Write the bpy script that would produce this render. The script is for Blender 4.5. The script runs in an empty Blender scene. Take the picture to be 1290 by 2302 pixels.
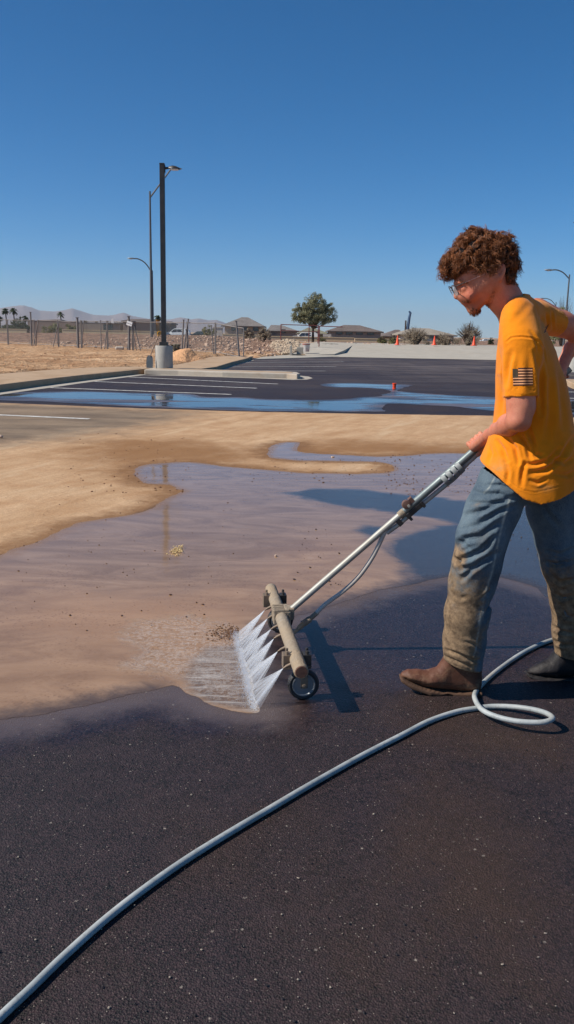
import bpy, bmesh, math, random
import numpy as np
from mathutils import Vector, Matrix
rad = math.radians
random.seed(7); rng = np.random.default_rng(7)
C = bpy.context.scene.collection
# ---------------------------------------------------------------- camera geometry (photo pixels -> metres)
PW, PH, F = 1290.0, 2302.0, 1900.0
HZ, ROLL, CAMH = 750.0, rad(1.15), 1.33
PITCH = math.atan((PH/2-HZ)/F*math.cos(ROLL))
cr, sr, cp, sp = math.cos(ROLL), math.sin(ROLL), math.cos(PITCH), math.sin(PITCH)
def ray(px, py):
    u = (px-PW/2)/F; v = (PH/2-py)/F
    a = u*cr - v*sr; b = v*cr + u*sr
    return (a, cp + b*sp, -sp + b*cp)
def W(px, py, Y):
    r = ray(px, py); t = Y/r[1]
    return Vector((r[0]*t, Y, CAMH + r[2]*t))
def G(px, py, z=0.0):
    r = ray(px, py); t = (z-CAMH)/r[2]
    return Vector((r[0]*t, r[1]*t, z))
def PX(p):
    x, y, z = p[0], p[1], p[2]-CAMH
    d = y*cp - z*sp; b = (y*sp + z*cp)/d; a = x/d
    u = a*cr + b*sr; v = -a*sr + b*cr
    return (PW/2+u*F, PH/2-v*F)
def M_(pxl, Y, z=1.0):
    return pxl*(Y*cp-(z-CAMH)*sp)/F
# ---------------------------------------------------------------- tagging and mesh helpers
def tag(o, label=None, cat=None, group=None, kind=None):
    for k, v in (('label', label), ('category', cat), ('group', group), ('kind', kind)):
        if v: o[k] = v
    return o
def link(o, parent=None):
    C.objects.link(o)
    if parent is not None: o.parent = parent
    return o
def empty(name, loc=(0, 0, 0), rz=0):
    o = bpy.data.objects.new(name, None); o.location = loc; o.rotation_euler = (0, 0, rz)
    o.empty_display_size = .1
    return link(o)
def thing(name, label, cat, loc=(0, 0, 0), rz=0, group=None):
    return tag(empty(name, loc, rz), label, cat, group)
def mesh_obj(name, verts, faces, mat=None, parent=None, smooth=False, attrs=None, local=None):
    me = bpy.data.meshes.new(name)
    verts = np.asarray(verts, dtype=float)
    if local is not None: verts = verts - np.array(local)
    me.from_pydata([tuple(v) for v in verts], [], [tuple(int(i) for i in f) for f in faces])
    me.update()
    if mat is not None: me.materials.append(mat)
    if smooth: me.polygons.foreach_set('use_smooth', [True]*len(me.polygons))
    if attrs:
        for k, v in attrs.items():
            v = np.asarray(v, dtype=np.float32)
            if v.ndim == 2:
                a = me.attributes.new(k, 'FLOAT_VECTOR', 'POINT'); a.data.foreach_set('vector', v.ravel())
            else:
                a = me.attributes.new(k, 'FLOAT', 'POINT'); a.data.foreach_set('value', v)
    o = bpy.data.objects.new(name, me)
    return link(o, parent)
class MB:
    """collects shapes for ONE mesh"""
    def __init__(s): s.v = []; s.f = []
    def add(s, v, f):
        n = len(s.v); s.v += [tuple(x) for x in v]; s.f += [tuple(i+n for i in q) for q in f]; return s
    def box(s, c, size, rz=0, M=None):
        hx, hy, hz = size[0]/2, size[1]/2, size[2]/2
        vs = [Vector((x, y, z)) for x in (-hx, hx) for y in (-hy, hy) for z in (-hz, hz)]
        R = M if M is not None else Matrix.Rotation(rz, 3, 'Z')
        vs = [R @ v + Vector(c) for v in vs]
        return s.add(vs, [(0, 1, 3, 2), (4, 6, 7, 5), (0, 4, 5, 1), (2, 3, 7, 6), (0, 2, 6, 4), (1, 5, 7, 3)])
    def tube(s, pts, r, n=10, cap=True, flat=None):
        pts = [Vector(p) for p in pts]; m = len(pts)
        rs = list(r) if hasattr(r, '__len__') else [r]*m
        t = []
        for i in range(m):
            a = pts[max(i-1, 0)]; b = pts[min(i+1, m-1)]
            d = b-a; t.append(d.normalized() if d.length > 1e-9 else Vector((0, 0, 1)))
        up = Vector((0, 0, 1)) if abs(t[0].z) < .9 else Vector((0, 1, 0))
        u = t[0].cross(up).normalized(); vs = []
        for i in range(m):
            u = (u - t[i]*u.dot(t[i])).normalized(); w = t[i].cross(u)
            for k in range(n):
                a = 2*math.pi*k/n
                vs.append(pts[i] + (u*math.cos(a)+w*math.sin(a))*rs[i])
        f = [(i*n+k, i*n+(k+1) % n, (i+1)*n+(k+1) % n, (i+1)*n+k) for i in range(m-1) for k in range(n)]
        if cap: f += [tuple(reversed(range(n))), tuple(range((m-1)*n, m*n))]
        return s.add(vs, f)
    def sqtube(s, pts, w):
        return s.tube(pts, w*.7071, 4)
    def prism(s, poly, z0, z1):
        n = len(poly)
        vs = [(p[0], p[1], z0) for p in poly]+[(p[0], p[1], z1) for p in poly]
        return s.add(vs, [tuple(reversed(range(n))), tuple(range(n, 2*n))]+[(i, (i+1) % n, n+(i+1) % n, n+i) for i in range(n)])
    def lathe(s, prof, c=(0, 0, 0), n=20, M=None):
        vs = []; c = Vector(c)
        for (r, z) in prof:
            for k in range(n):
                a = 2*math.pi*k/n; p = Vector((r*math.cos(a), r*math.sin(a), z))
                vs.append((M @ p if M is not None else p)+c)
        m = len(prof)
        f = [(i*n+k, i*n+(k+1) % n, (i+1)*n+(k+1) % n, (i+1)*n+k) for i in range(m-1) for k in range(n)]
        f += [tuple(reversed(range(n))), tuple(range((m-1)*n, m*n))]
        return s.add(vs, f)
    def build(s, name, mat, parent=None, smooth=False, bevel=0, local=None, attrs=None):
        o = mesh_obj(name, s.v, s.f, mat, parent, smooth, attrs, local)
        bm = bmesh.new(); bm.from_mesh(o.data)
        bmesh.ops.recalc_face_normals(bm, faces=bm.faces); bm.to_mesh(o.data); bm.free()
        if bevel:
            b = o.modifiers.new('bevel', 'BEVEL'); b.width = bevel; b.segments = 2; b.limit_method = 'ANGLE'
        if smooth and hasattr(o.data, 'set_sharp_from_angle'): o.data.set_sharp_from_angle(angle=rad(40))
        return o
def spline(pts, n=8):
    """Catmull-Rom through points"""
    P = [Vector(p) for p in pts]; P = [P[0]*2-P[1]]+P+[P[-1]*2-P[-2]]; out = []
    for i in range(1, len(P)-2):
        for k in range(n):
            t = k/n; a, b, c, d = P[i-1:i+3]
            out.append(.5*((2*b)+(c-a)*t+(2*a-5*b+4*c-d)*t*t+(3*b-a-3*c+d)*t**3))
    out.append(P[-2]); return out
# ---------------------------------------------------------------- numpy noise
def hash3(i, j, k, seed=0):
    h = (i*374761393 + j*668265263 + k*2147483647 + seed*974634777) & 0xffffffff
    h = ((h ^ (h >> 13))*1274126177) & 0xffffffff
    return ((h ^ (h >> 16)) & 0xffff)/65535.0
def vnoise(x, y, z=0, seed=0):
    x, y, z = np.broadcast_arrays(np.asarray(x, float), np.asarray(y, float), np.asarray(z, float))
    xi, yi, zi = np.floor(x).astype(np.int64), np.floor(y).astype(np.int64), np.floor(z).astype(np.int64)
    fx, fy, fz = x-xi, y-yi, z-zi
    sx, sy, sz = [t*t*(3-2*t) for t in (fx, fy, fz)]
    r = 0
    for a in (0, 1):
        for b in (0, 1):
            for c in (0, 1):
                w = (sx if a else 1-sx)*(sy if b else 1-sy)*(sz if c else 1-sz)
                r = r + w*hash3(xi+a, yi+b, zi+c, seed)
    return r*2-1
def fbm(x, y, z=0, o=4, seed=0):
    r = 0; a = 1; s = 0
    for i in range(o):
        r = r + a*vnoise(x*2**i, y*2**i, np.asarray(z)*2**i, seed+i*17); s += a; a *= .5
    return r/s
def sd_poly(X, Y, poly):
    """signed distance, positive inside"""
    X = np.asarray(X, float); Y = np.asarray(Y, float); d = np.full(X.shape, 1e9); ins = np.zeros(X.shape, bool)
    n = len(poly)
    for i in range(n):
        ax, ay = poly[i][0], poly[i][1]; bx, by = poly[(i+1) % n][0], poly[(i+1) % n][1]
        ex, ey = bx-ax, by-ay; wx, wy = X-ax, Y-ay
        t = np.clip((wx*ex+wy*ey)/(ex*ex+ey*ey+1e-12), 0, 1)
        d = np.minimum(d, (wx-ex*t)**2+(wy-ey*t)**2)
        c = ((ay > Y) != (by > Y))
        if ey != 0: ins ^= c & (X < ex*(Y-ay)/ey+ax)
    return np.where(ins, 1, -1)*np.sqrt(d)
def gp(px): return [(*G(*p)[:2],) for p in px]
def smooth_poly(px, n=5):
    """closed Catmull-Rom in pixel space, then to the ground"""
    m = len(px); out = []
    for i in range(m):
        a, b, c, d = [Vector(px[(i+k) % m]) for k in (-1, 0, 1, 2)]
        for k in range(n):
            t = k/n; out.append(.5*((2*b)+(c-a)*t+(2*a-5*b+4*c-d)*t*t+(3*b-a-3*c+d)*t**3))
    return gp([(p.x, p.y) for p in out])
# ---------------------------------------------------------------- materials
class NT:
    def __init__(s, name):
        s.m = bpy.data.materials.new(name); s.m.use_nodes = True; s.t = s.m.node_tree; s.n = s.t.nodes; s.l = s.t.links
        s.bsdf = s.n['Principled BSDF']; s.out = s.n['Material Output']
        s.tc = s.n.new('ShaderNodeTexCoord')
    def new(s, t, **k):
        n = s.n.new('ShaderNode'+t)
        for a, b in k.items(): setattr(n, a, b)
        return n
    def put(s, sock, v):
        if v is None: return
        if hasattr(v, 'is_output') or isinstance(v, bpy.types.NodeSocket): s.l.new(v, sock)
        elif isinstance(v, (tuple, list)) and len(v) == 3 and sock.type == 'RGBA': sock.default_value = (*v, 1)
        else: sock.default_value = v
    def obj(s): return s.tc.outputs['Object']
    def mapping(s, v, scale=(1, 1, 1), rot=(0, 0, 0), loc=(0, 0, 0)):
        n = s.new('Mapping'); s.put(n.inputs[0], v); n.inputs['Scale'].default_value = scale; n.inputs['Rotation'].default_value = rot; n.inputs['Location'].default_value = loc
        return n.outputs[0]
    def noise(s, scale, detail=4, rough=.5, v=None, dist=0, col=False):
        n = s.new('TexNoise'); s.put(n.inputs['Vector'], v if v is not None else s.obj())
        n.inputs['Scale'].default_value = scale; n.inputs['Detail'].default_value = detail; n.inputs['Roughness'].default_value = rough; n.inputs['Distortion'].default_value = dist
        return n.outputs['Color' if col else 'Fac']
    def voro(s, scale, v=None, feature='F1', out='Distance', rnd=1):
        n = s.new('TexVoronoi'); n.feature = feature; s.put(n.inputs['Vector'], v if v is not None else s.obj()); n.inputs['Scale'].default_value = scale
        n.inputs['Randomness'].default_value = rnd
        return n.outputs[out]
    def ramp(s, f, stops, interp='LINEAR'):
        n = s.new('ValToRGB'); s.put(n.inputs[0], f); e = n.color_ramp.elements; n.color_ramp.interpolation = interp
        while len(e) > 1: e.remove(e[-1])
        for i, (p, c) in enumerate(stops):
            x = e[0] if i == 0 else e.new(p); x.position = p
            if not hasattr(c, '__len__'): c = (c, c, c)
            x.color = (*c, 1) if len(c) == 3 else c
        return n.outputs[0]
    def mr(s, f, a, b, c=0, d=1, smooth=False):
        n = s.new('MapRange'); s.put(n.inputs[0], f)
        for i, v in enumerate((a, b, c, d)): n.inputs[i+1].default_value = v
        if smooth: n.interpolation_type = 'SMOOTHSTEP'
        return n.outputs[0]
    def math(s, op, a, b=None, c=None, clamp=False):
        n = s.new('Math'); n.operation = op; n.use_clamp = clamp; s.put(n.inputs[0], a)
        if b is not None: s.put(n.inputs[1], b)
        if c is not None: s.put(n.inputs[2], c)
        return n.outputs[0]
    def mix(s, f, a, b, blend='MIX'):
        n = s.new('Mix'); n.data_type = 'RGBA'; n.blend_type = blend; s.put(n.inputs[0], f); s.put(n.inputs[6], a); s.put(n.inputs[7], b)
        return n.outputs[2]
    def attr(s, name, vec=False):
        n = s.new('Attribute'); n.attribute_name = name
        return n.outputs['Vector' if vec else 'Fac']
    def bump(s, h, strength=.3, dist=.01, normal=None):
        n = s.new('Bump'); s.put(n.inputs['Height'], h); s.put(n.inputs['Strength'], strength); n.inputs['Distance'].default_value = dist
        if normal is not None: s.put(n.inputs['Normal'], normal)
        return n.outputs[0]
    def set(s, base=None, rough=None, metal=None, normal=None, spec=None, ior=None, **k):
        for nm, v in (('Base Color', base), ('Roughness', rough), ('Metallic', metal), ('Normal', normal), ('Specular IOR Level', spec), ('IOR', ior)):
            if v is not None: s.put(s.bsdf.inputs[nm], v)
        for a, b in k.items(): s.put(s.bsdf.inputs[a.replace('_', ' ')], b)
        return s.m
def lin(r, g, b):
    f = lambda c: ((c/255+.055)/1.055)**2.4 if c > 10 else c/255/12.92
    return (f(r), f(g), f(b))
_mc = {}
def simple(name, col, rough=.6, metal=0, var=.15, scale=8, bump=0, bscale=40, bdist=.005, spec=None, dirt=None, dirtamt=.5, dscale=3):
    """plain procedural material: base colour broken by noise, optional bump and dirt patches"""
    if name in _mc: return _mc[name]
    t = NT(name); n = t.noise(scale, 5, .6)
    c = t.mix(n, tuple(max(0, x*(1-var)) for x in col), tuple(min(1, x*(1+var)) for x in col))
    if dirt is not None:
        d = t.ramp(t.noise(dscale, 6, .65), [(.5-.12, 0), (.5+.15, dirtamt)])
        c = t.mix(d, c, dirt)
    nn = t.bump(t.noise(bscale, 4, .6), bump, bdist) if bump else None
    t.set(c, t.mr(t.noise(scale*1.7, 3), 0, 1, max(.02, rough-.1), min(1, rough+.1)), metal, nn, spec)
    _mc[name] = t.m; return t.m
# ---------------------------------------------------------------- world, sun, camera
SUN_AZ = rad(12)          # shadows run +X, this much towards +Y
SUN_EL = rad(42)
w = bpy.data.worlds.new('World'); bpy.context.scene.world = w; w.use_nodes = True
sk = w.node_tree.nodes.new('ShaderNodeTexSky'); sk.sky_type = 'NISHITA'; sk.sun_disc = False
sk.sun_elevation = SUN_EL
sun_dir = Vector((-math.cos(SUN_AZ)*math.cos(SUN_EL), -math.sin(SUN_AZ)*math.cos(SUN_EL), math.sin(SUN_EL)))   # towards the sun
sk.sun_rotation = math.atan2(sun_dir.x, sun_dir.y)
sk.air_density = 1.0; sk.dust_density = .3; sk.ozone_density = 8; sk.altitude = 3000
bg = w.node_tree.nodes['Background']; bg.inputs[1].default_value = .073
hs = w.node_tree.nodes.new('ShaderNodeHueSaturation'); hs.inputs['Saturation'].default_value = 1.2; hs.inputs['Hue'].default_value = .494; hs.inputs['Value'].default_value = 1.2
w.node_tree.links.new(sk.outputs[0], hs.inputs['Color']); w.node_tree.links.new(hs.outputs[0], bg.inputs[0])
L = bpy.data.lights.new('sun', 'SUN'); L.energy = 4.9; L.angle = rad(.53); L.color = (1, .94, .85)
lo = link(bpy.data.objects.new('sun', L)); lo.rotation_euler = (-sun_dir).to_track_quat('-Z', 'Y').to_euler()
sc = bpy.context.scene
sc.view_settings.view_transform = 'Standard'; sc.view_settings.look = 'None'; sc.view_settings.exposure = .22
sc.cycles.use_denoising = True
sc.cycles.max_bounces = 8; sc.cycles.transparent_max_bounces = 24; sc.cycles.volume_bounces = 0
cam = bpy.data.cameras.new('camera'); co = link(bpy.data.objects.new('camera', cam)); sc.camera = co
cam.sensor_fit = 'VERTICAL'; cam.sensor_height = 24; cam.sensor_width = 24*PW/PH; cam.lens = 24*F/PH
cam.clip_start = .05; cam.clip_end = 20000
Rc = Vector((cr, 0, 0))+Vector((0, sp, cp))*sr; Uc = Vector((-sr, 0, 0))+Vector((0, sp, cp))*cr; Bc = -Vector((0, cp, -sp))
co.matrix_world = Matrix(((Rc.x, Uc.x, Bc.x, 0), (Rc.y, Uc.y, Bc.y, 0), (Rc.z, Uc.z, Bc.z, CAMH), (0, 0, 0, 1)))
# ---------------------------------------------------------------- colours of the place
SAND = lin(196, 158, 116); SAND2 = lin(170, 125, 82); MUD = lin(150, 108, 84); CONC = lin(196, 188, 176)
# ---------------------------------------------------------------- outlines, traced on the ground
main_px = [(-260, 1330), (-120, 1282), (0, 1250), (40, 1232), (75, 1222), (120, 1200), (165, 1178), (200, 1171), (240, 1165), (300, 1155), (345, 1141), (372, 1121), (400, 1109), (413, 1104),
    (397, 1098), (378, 1090), (330, 1088), (310, 1078), (301, 1065), (306, 1052), (330, 1045), (370, 1041), (430, 1039), (480, 1045), (520, 1050), (600, 1056), (680, 1063), (740, 1064), (800, 1065),
    (868, 1063), (886, 1055), (880, 1046), (850, 1039), (760, 1037), (680, 1036), (640, 1033), (606, 1028), (603, 1014), (614, 1001), (640, 994), (673, 995), (671, 1004), (666, 1012), (690, 1018),
    (760, 1022), (850, 1026), (920, 1024), (960, 1020), (1010, 1019), (1100, 1021), (1290, 1030), (1700, 1050), (1900, 1360), (1290, 1350), (1210, 1322), (1130, 1298), (1065, 1290), (1000, 1300),
    (930, 1311), (860, 1328), (800, 1345), (740, 1362), (700, 1377), (650, 1392), (600, 1412), (560, 1430), (545, 1450), (562, 1500), (575, 1560), (578, 1600), (530, 1598), (480, 1588), (440, 1571), (412, 1556), (395, 1540), (360, 1547),
    (300, 1560), (200, 1584), (100, 1604), (0, 1617), (-150, 1640), (-400, 1680), (-500, 1500)]
far_px = [(720, 866), (735, 862), (800, 862), (915, 865), (923, 868), (908, 873), (893, 878), (925, 882), (1000, 888), (1110, 893), (1300, 900), (1500, 915), (1500, 938), (1300, 932), (1110, 926), (1030, 915), (940, 910), (880, 909), (850, 917), (870, 924), (820, 926),
    (700, 925), (560, 923), (430, 920), (300, 914), (150, 906), (0, 900), (-160, 893), (-160, 874), (0, 882), (95, 881), (200, 880), (300, 884), (420, 885), (470, 893), (540, 893), (610, 898), (700, 900), (780, 897), (850, 890), (872, 882), (860, 875), (800, 872), (755, 871)]
blue_px = [(630, 1108), (700, 1099), (830, 1103), (930, 1112), (1060, 1126), (1290, 1150), (1900, 1200), (1900, 1500), (1290, 1460), (1200, 1400), (1100, 1380), (900, 1400), (885, 1332), (905, 1300), (895, 1285), (878, 1255), (866, 1232), (878, 1210), (930, 1195), (1005, 1178), (960, 1166), (850, 1150), (740, 1136), (680, 1122)]
blue2_px = [(780, 1190), (820, 1180), (870, 1181), (885, 1193), (862, 1215), (820, 1213)]
mud_px = [(-400, 1300), (0, 1290), (150, 1300), (300, 1330), (450, 1320), (560, 1310), (640, 1240), (740, 1200), (800, 1215), (860, 1250), (885, 1290), (880, 1325), (740, 1362), (600, 1410), (540, 1430), (500, 1560), (300, 1560), (0, 1617), (-400, 1700)]
pale_px = [(150, 1350), (300, 1330), (470, 1350), (540, 1420), (430, 1440), (200, 1420), (60, 1400)]
foam_px = [(540, 1425), (553, 1460), (565, 1520), (572, 1560), (580, 1600), (530, 1600), (470, 1585), (415, 1560), (400, 1530), (330, 1515), (272, 1505), (275, 1485), (310, 1470), (300, 1455), (268, 1440), (272, 1420), (300, 1395), (420, 1380), (520, 1400)]
streak_px = [(545, 1445), (553, 1460), (565, 1520), (572, 1560), (580, 1600), (530, 1597), (470, 1585), (425, 1562), (410, 1525), (430, 1490), (460, 1455)]
sand_px = [(-900, 1800), (-300, 1340), (0, 1256), (300, 1163), (420, 1118), (700, 1100), (1000, 1080), (1900, 1140), (1900, 952), (1290, 938), (1100, 934), (820, 930), (560, 925), (300, 917), (0, 905), (-500, 890)]
grey_px = [(-600, 880), (0, 903), (300, 916), (470, 924), (440, 940), (330, 965), (200, 985), (60, 1003), (-100, 1015), (-600, 1040)]
brown_px = [(150, 1005), (260, 985), (420, 985), (520, 1000), (600, 1010), (600, 1060), (500, 1048), (330, 1046), (300, 1066), (310, 1085), (400, 1100), (330, 1110), (240, 1060), (160, 1030)]
brown2_px = [(640, 1000), (760, 985), (900, 992), (1060, 1000), (1500, 1010), (1500, 1040), (960, 1030), (700, 1024), (600, 1040), (560, 1030)]
damp_px = [(-200, 1610), (0, 1613), (400, 1540), (500, 1590), (600, 1600), (560, 1430), (700, 1375), (850, 1330), (1000, 1300), (1150, 1290), (1400, 1370), (1700, 1400), (1500, 1480), (1250, 1470), (1000, 1530), (800, 1560), (720, 1620), (520, 1650), (350, 1630), (200, 1650), (0, 1690), (-200, 1720)]
def fan_grid(y0, y1, ratio, tmin, tmax, nt):
    ny = int(math.log(y1/y0)/math.log(ratio))+1
    ys = y0*ratio**np.arange(ny); ts = np.linspace(tmin, tmax, nt)
    Y = np.repeat(ys[:, None], nt, 1); X = (Y+.6)*ts[None, :]
    idx = np.arange(ny*nt).reshape(ny, nt)
    f = np.stack([idx[:-1, :-1], idx[:-1, 1:], idx[1:, 1:], idx[1:, :-1]], -1).reshape(-1, 4)
    return X.ravel(), Y.ravel(), f
# ---------------------------------------------------------------- asphalt
def pl_d(X, Y, pts):
    d = np.full(np.shape(X), 1e9)
    for (ax, ay), (bx, by) in zip(pts[:-1], pts[1:]):
        ex, ey = bx-ax, by-ay; q = np.clip(((X-ax)*ex+(Y-ay)*ey)/(ex*ex+ey*ey+1e-12), 0, 1); d = np.minimum(d, np.hypot(X-ax-ex*q, Y-ay-ey*q))
    return d
_cut = main_px.index((1900, 1360)); upper_pts = gp(main_px[:_cut-1]); lower_pts = gp(main_px[_cut:])
stain_px = [(860, 1900), (960, 1740), (1090, 1800), (1240, 1950), (1290, 2120), (1200, 2240), (1060, 2180), (930, 2060)]
stain2_px = [(905, 1620), (960, 1585), (1060, 1600), (1200, 1640), (1290, 1650), (1290, 1730), (1100, 1700), (950, 1670)]
def asphalt_material():
    t = NT('asphalt')
    o = t.obj()
    # stones: fine aggregate with scattered pale chips
    stone = t.voro(210, o, 'F1', 'Color'); sd = t.voro(210, o, 'F1', 'Distance')
    sv = t.new('SeparateColor'); t.put(sv.inputs[0], stone)
    big = t.noise(1.3, 4, .6)
    base = t.mix(t.mr(sv.outputs[0], .1, .95, 0, 1, True), (.005, .0038, .0042), (.043, .0248, .0262))
    base = t.mix(t.mr(t.noise(.9, 5, .55), .48, .72, 0, .5), base, (.060, .030, .012))
    base = t.mix(t.mr(t.noise(35, 5, .75), .5, .75, 0, .6), base, (.008, .006, .008)); base = t.mix(t.mr(t.noise(9, 6, .7), .42, .62, 0, .3), base, (.046, .028, .030))
    base = t.mix(t.mr(t.math('ADD', t.attr('stain'), t.mr(t.noise(7, 8, .75), 0, 1, -.3, .3)), -.18, .22, 0, .42, True), base, (.062, .031, .013))
    fl = t.mr(t.math('ADD', t.attr('lowd'), t.mr(t.noise(5, 7, .7, dist=.6), 0, 1, -.16, .16)), .02, .22, 1, 0, True)
    base = t.mix(t.math('MULTIPLY', fl, .75), base, lin(100, 86, 82))
    chip = t.math('MULTIPLY', t.mr(sv.outputs[1], .975, .99), t.mr(sd, .2, .45, 1, 0))
    chip2v = t.voro(60, o, 'F1', 'Color'); c2 = t.new('SeparateColor'); t.put(c2.inputs[0], chip2v)
    chip2 = t.math('MULTIPLY', t.mr(c2.outputs[0], .975, .99), t.mr(t.voro(60, o), .1, .3, 1, 0))
    chipm = t.math('MAXIMUM', chip, chip2)
    base = t.mix(t.math('MULTIPLY', chipm, .8), base, (.33, .28, .23))
    # damp film near the wash
    dampn = t.math('ADD', t.attr('damp'), t.mr(t.noise(4, 5, .6), 0, 1, -.25, .25))
    damp = t.mr(dampn, -.12, .12, 0, 1, True)
    # dry traffic film far away
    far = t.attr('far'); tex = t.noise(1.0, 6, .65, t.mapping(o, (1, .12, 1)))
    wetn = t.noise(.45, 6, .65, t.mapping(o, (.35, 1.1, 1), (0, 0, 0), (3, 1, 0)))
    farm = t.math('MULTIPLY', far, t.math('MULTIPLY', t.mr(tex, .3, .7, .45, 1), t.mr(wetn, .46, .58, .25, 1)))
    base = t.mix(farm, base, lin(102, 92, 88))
    # sand
    nz = t.math('ADD', t.mr(t.noise(2.2, 8, .68, dist=.4), 0, 1, -.35, .35), t.mr(t.noise(60, 4, .7), 0, 1, -.08, .08))
    sm = t.mr(t.math('ADD', t.attr('sand'), t.math('MULTIPLY', nz, .35)), -.03, .10, 0, 1, True)
    streak = t.noise(1.0, 8, .68, t.mapping(t.mapping(o, rot=(0, 0, rad(-66))), (.5, 3.2, 1)), dist=.5)
    grain = t.voro(120, o, 'F1', 'Color')
    gs = t.new('SeparateColor'); t.put(gs.inputs[0], grain)
    scol = t.mix(t.mr(streak, .22, .78), lin(176, 138, 100), lin(222, 188, 150)); scol = t.mix(t.mr(t.noise(2.4, 8, .75), .45, .65, 0, .5), scol, lin(174, 130, 90))
    pale_ = t.noise(.9, 5, .6, t.mapping(t.mapping(o, rot=(0, 0, rad(-70))), (.4, 2.2, 1))); scol = t.mix(t.mr(pale_, .55, .66, 0, .5), scol, lin(222, 196, 162))
    scol = t.mix(t.mr(t.math('ADD', t.attr('brown'), t.math('MULTIPLY', nz, 2.4)), -.5, .7, 0, .85, True), scol, lin(140, 100, 62))
    ws = t.mr(t.math('ADD', t.attr('upd'), t.mr(t.noise(7, 7, .72, dist=.5), 0, 1, -.28, .28)), .0, .30, .8, 0, True)
    scol = t.mix(ws, scol, lin(122, 88, 58))
    scol = t.mix(t.mr(t.noise(40, 5, .8), .5, .7, 0, .35), scol, lin(150, 108, 74)); scol = t.mix(t.mr(gs.outputs[0], 0, 1, 0, .3), scol, lin(120, 84, 56))
    gm = t.mr(t.math('ADD', t.attr('grey'), t.math('MULTIPLY', nz, 2.6)), -.5, .9, 0, .85, True)
    scol = t.mix(gm, scol, t.mix(t.mr(t.noise(1.1, 7, .7, t.mapping(o, (.5, 1.6, 1)), dist=.4), .38, .62), lin(92, 84, 76), lin(136, 120, 102)))
    speck = t.math('MULTIPLY', t.mr(t.noise(24, 3, .6), .62, .7), t.mr(t.noise(1.7, 3), .45, .6))
    scol = t.mix(t.math('MULTIPLY', speck, .55), scol, lin(104, 64, 46))
    col = t.mix(sm, base, scol)
    h = t.math('ADD', t.math('MULTIPLY', sd, .8), t.math('ADD', t.math('MULTIPLY', t.noise(170, 4, .75), .9), t.math('MULTIPLY', t.mr(t.noise(16, 5, .7), .56, .66), -.5)))
    strength = t.mr(sm, 0, 1, .6, .45)
    strength = t.math('MULTIPLY', strength, t.mr(damp, 0, 1, 1, .35))
    nrm = t.bump(h, strength, .006)
    nrm = t.bump(t.math('ADD', t.noise(5, 5, .6), t.math('MULTIPLY', streak, .6)), t.mr(sm, 0, 1, .0, .35), .03, nrm)
    rough = t.mr(damp, 0, 1, .62, .30)
    rough = t.mr(t.math('MULTIPLY', rough, 1), 0, 1, 0, 1)
    r2 = t.mix(sm, rough, (.9, .9, .9)); r2 = t.mix(farm, r2, (.8, .8, .8))
    spec = t.mix(sm, (.38, .38, .38), (.15, .15, .15))
    return t.set(col, r2, 0, nrm, spec)
X, Y, f = fan_grid(.25, 150, 1.0095, -1.35, 1.35, 420)
sand = sd_poly(X, Y, gp(sand_px)); grey = sd_poly(X, Y, gp(grey_px)); brown = np.maximum(sd_poly(X, Y, gp(brown_px)), sd_poly(X, Y, gp(brown2_px)))
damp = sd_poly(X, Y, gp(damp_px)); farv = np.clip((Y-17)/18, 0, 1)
mesh_obj('parking_lot', np.stack([X, Y, np.zeros_like(X)], 1), f, asphalt_material(), smooth=True,
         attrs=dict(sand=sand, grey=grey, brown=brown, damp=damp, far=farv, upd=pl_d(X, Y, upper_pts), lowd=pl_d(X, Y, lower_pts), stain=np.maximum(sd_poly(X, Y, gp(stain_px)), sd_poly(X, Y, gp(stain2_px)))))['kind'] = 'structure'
# ---------------------------------------------------------------- puddles: sheets of standing water cut to their own shore
def water_sheet(name, poly, bbox, cell, z, amp, nscale, mat, attrs):
    x0, x1, y0, y1 = bbox; nx = int((x1-x0)/cell)+1; ny = int((y1-y0)/cell)+1
    xs = x0+np.arange(nx)*cell; ys = y0+np.arange(ny)*cell; GX, GY = np.meshgrid(xs, ys)
    def sd(a, b): return sd_poly(a, b, poly) + amp*fbm(a*nscale, b*nscale, 0, 5, 3)
    D = sd(GX, GY); gy, gx = np.gradient(D, cell)
    ins = D > 0; idx = np.arange(nx*ny).reshape(ny, nx)
    quad = ins[:-1, :-1] | ins[:-1, 1:] | ins[1:, 1:] | ins[1:, :-1]
    g2 = gx*gx+gy*gy+1e-6
    st = np.where(ins, 0, np.clip(-D/g2, 0, 1.2*cell)*1.0)
    VX = GX+st*gx; VY = GY+st*gy
    q = np.stack([idx[:-1, :-1], idx[:-1, 1:], idx[1:, 1:], idx[1:, :-1]], -1)[quad]
    used = np.unique(q); remap = -np.ones(nx*ny, int); remap[used] = np.arange(len(used))
    vx, vy = VX.ravel()[used], VY.ravel()[used]
    at = {k: fn(vx, vy) for k, fn in attrs.items()}
    at['shore'] = D.ravel()[used]
    o = mesh_obj(name, np.stack([vx, vy, np.full_like(vx, z)], 1), remap[q], mat, smooth=True, attrs=at)
    o['kind'] = 'structure'; return o
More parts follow.
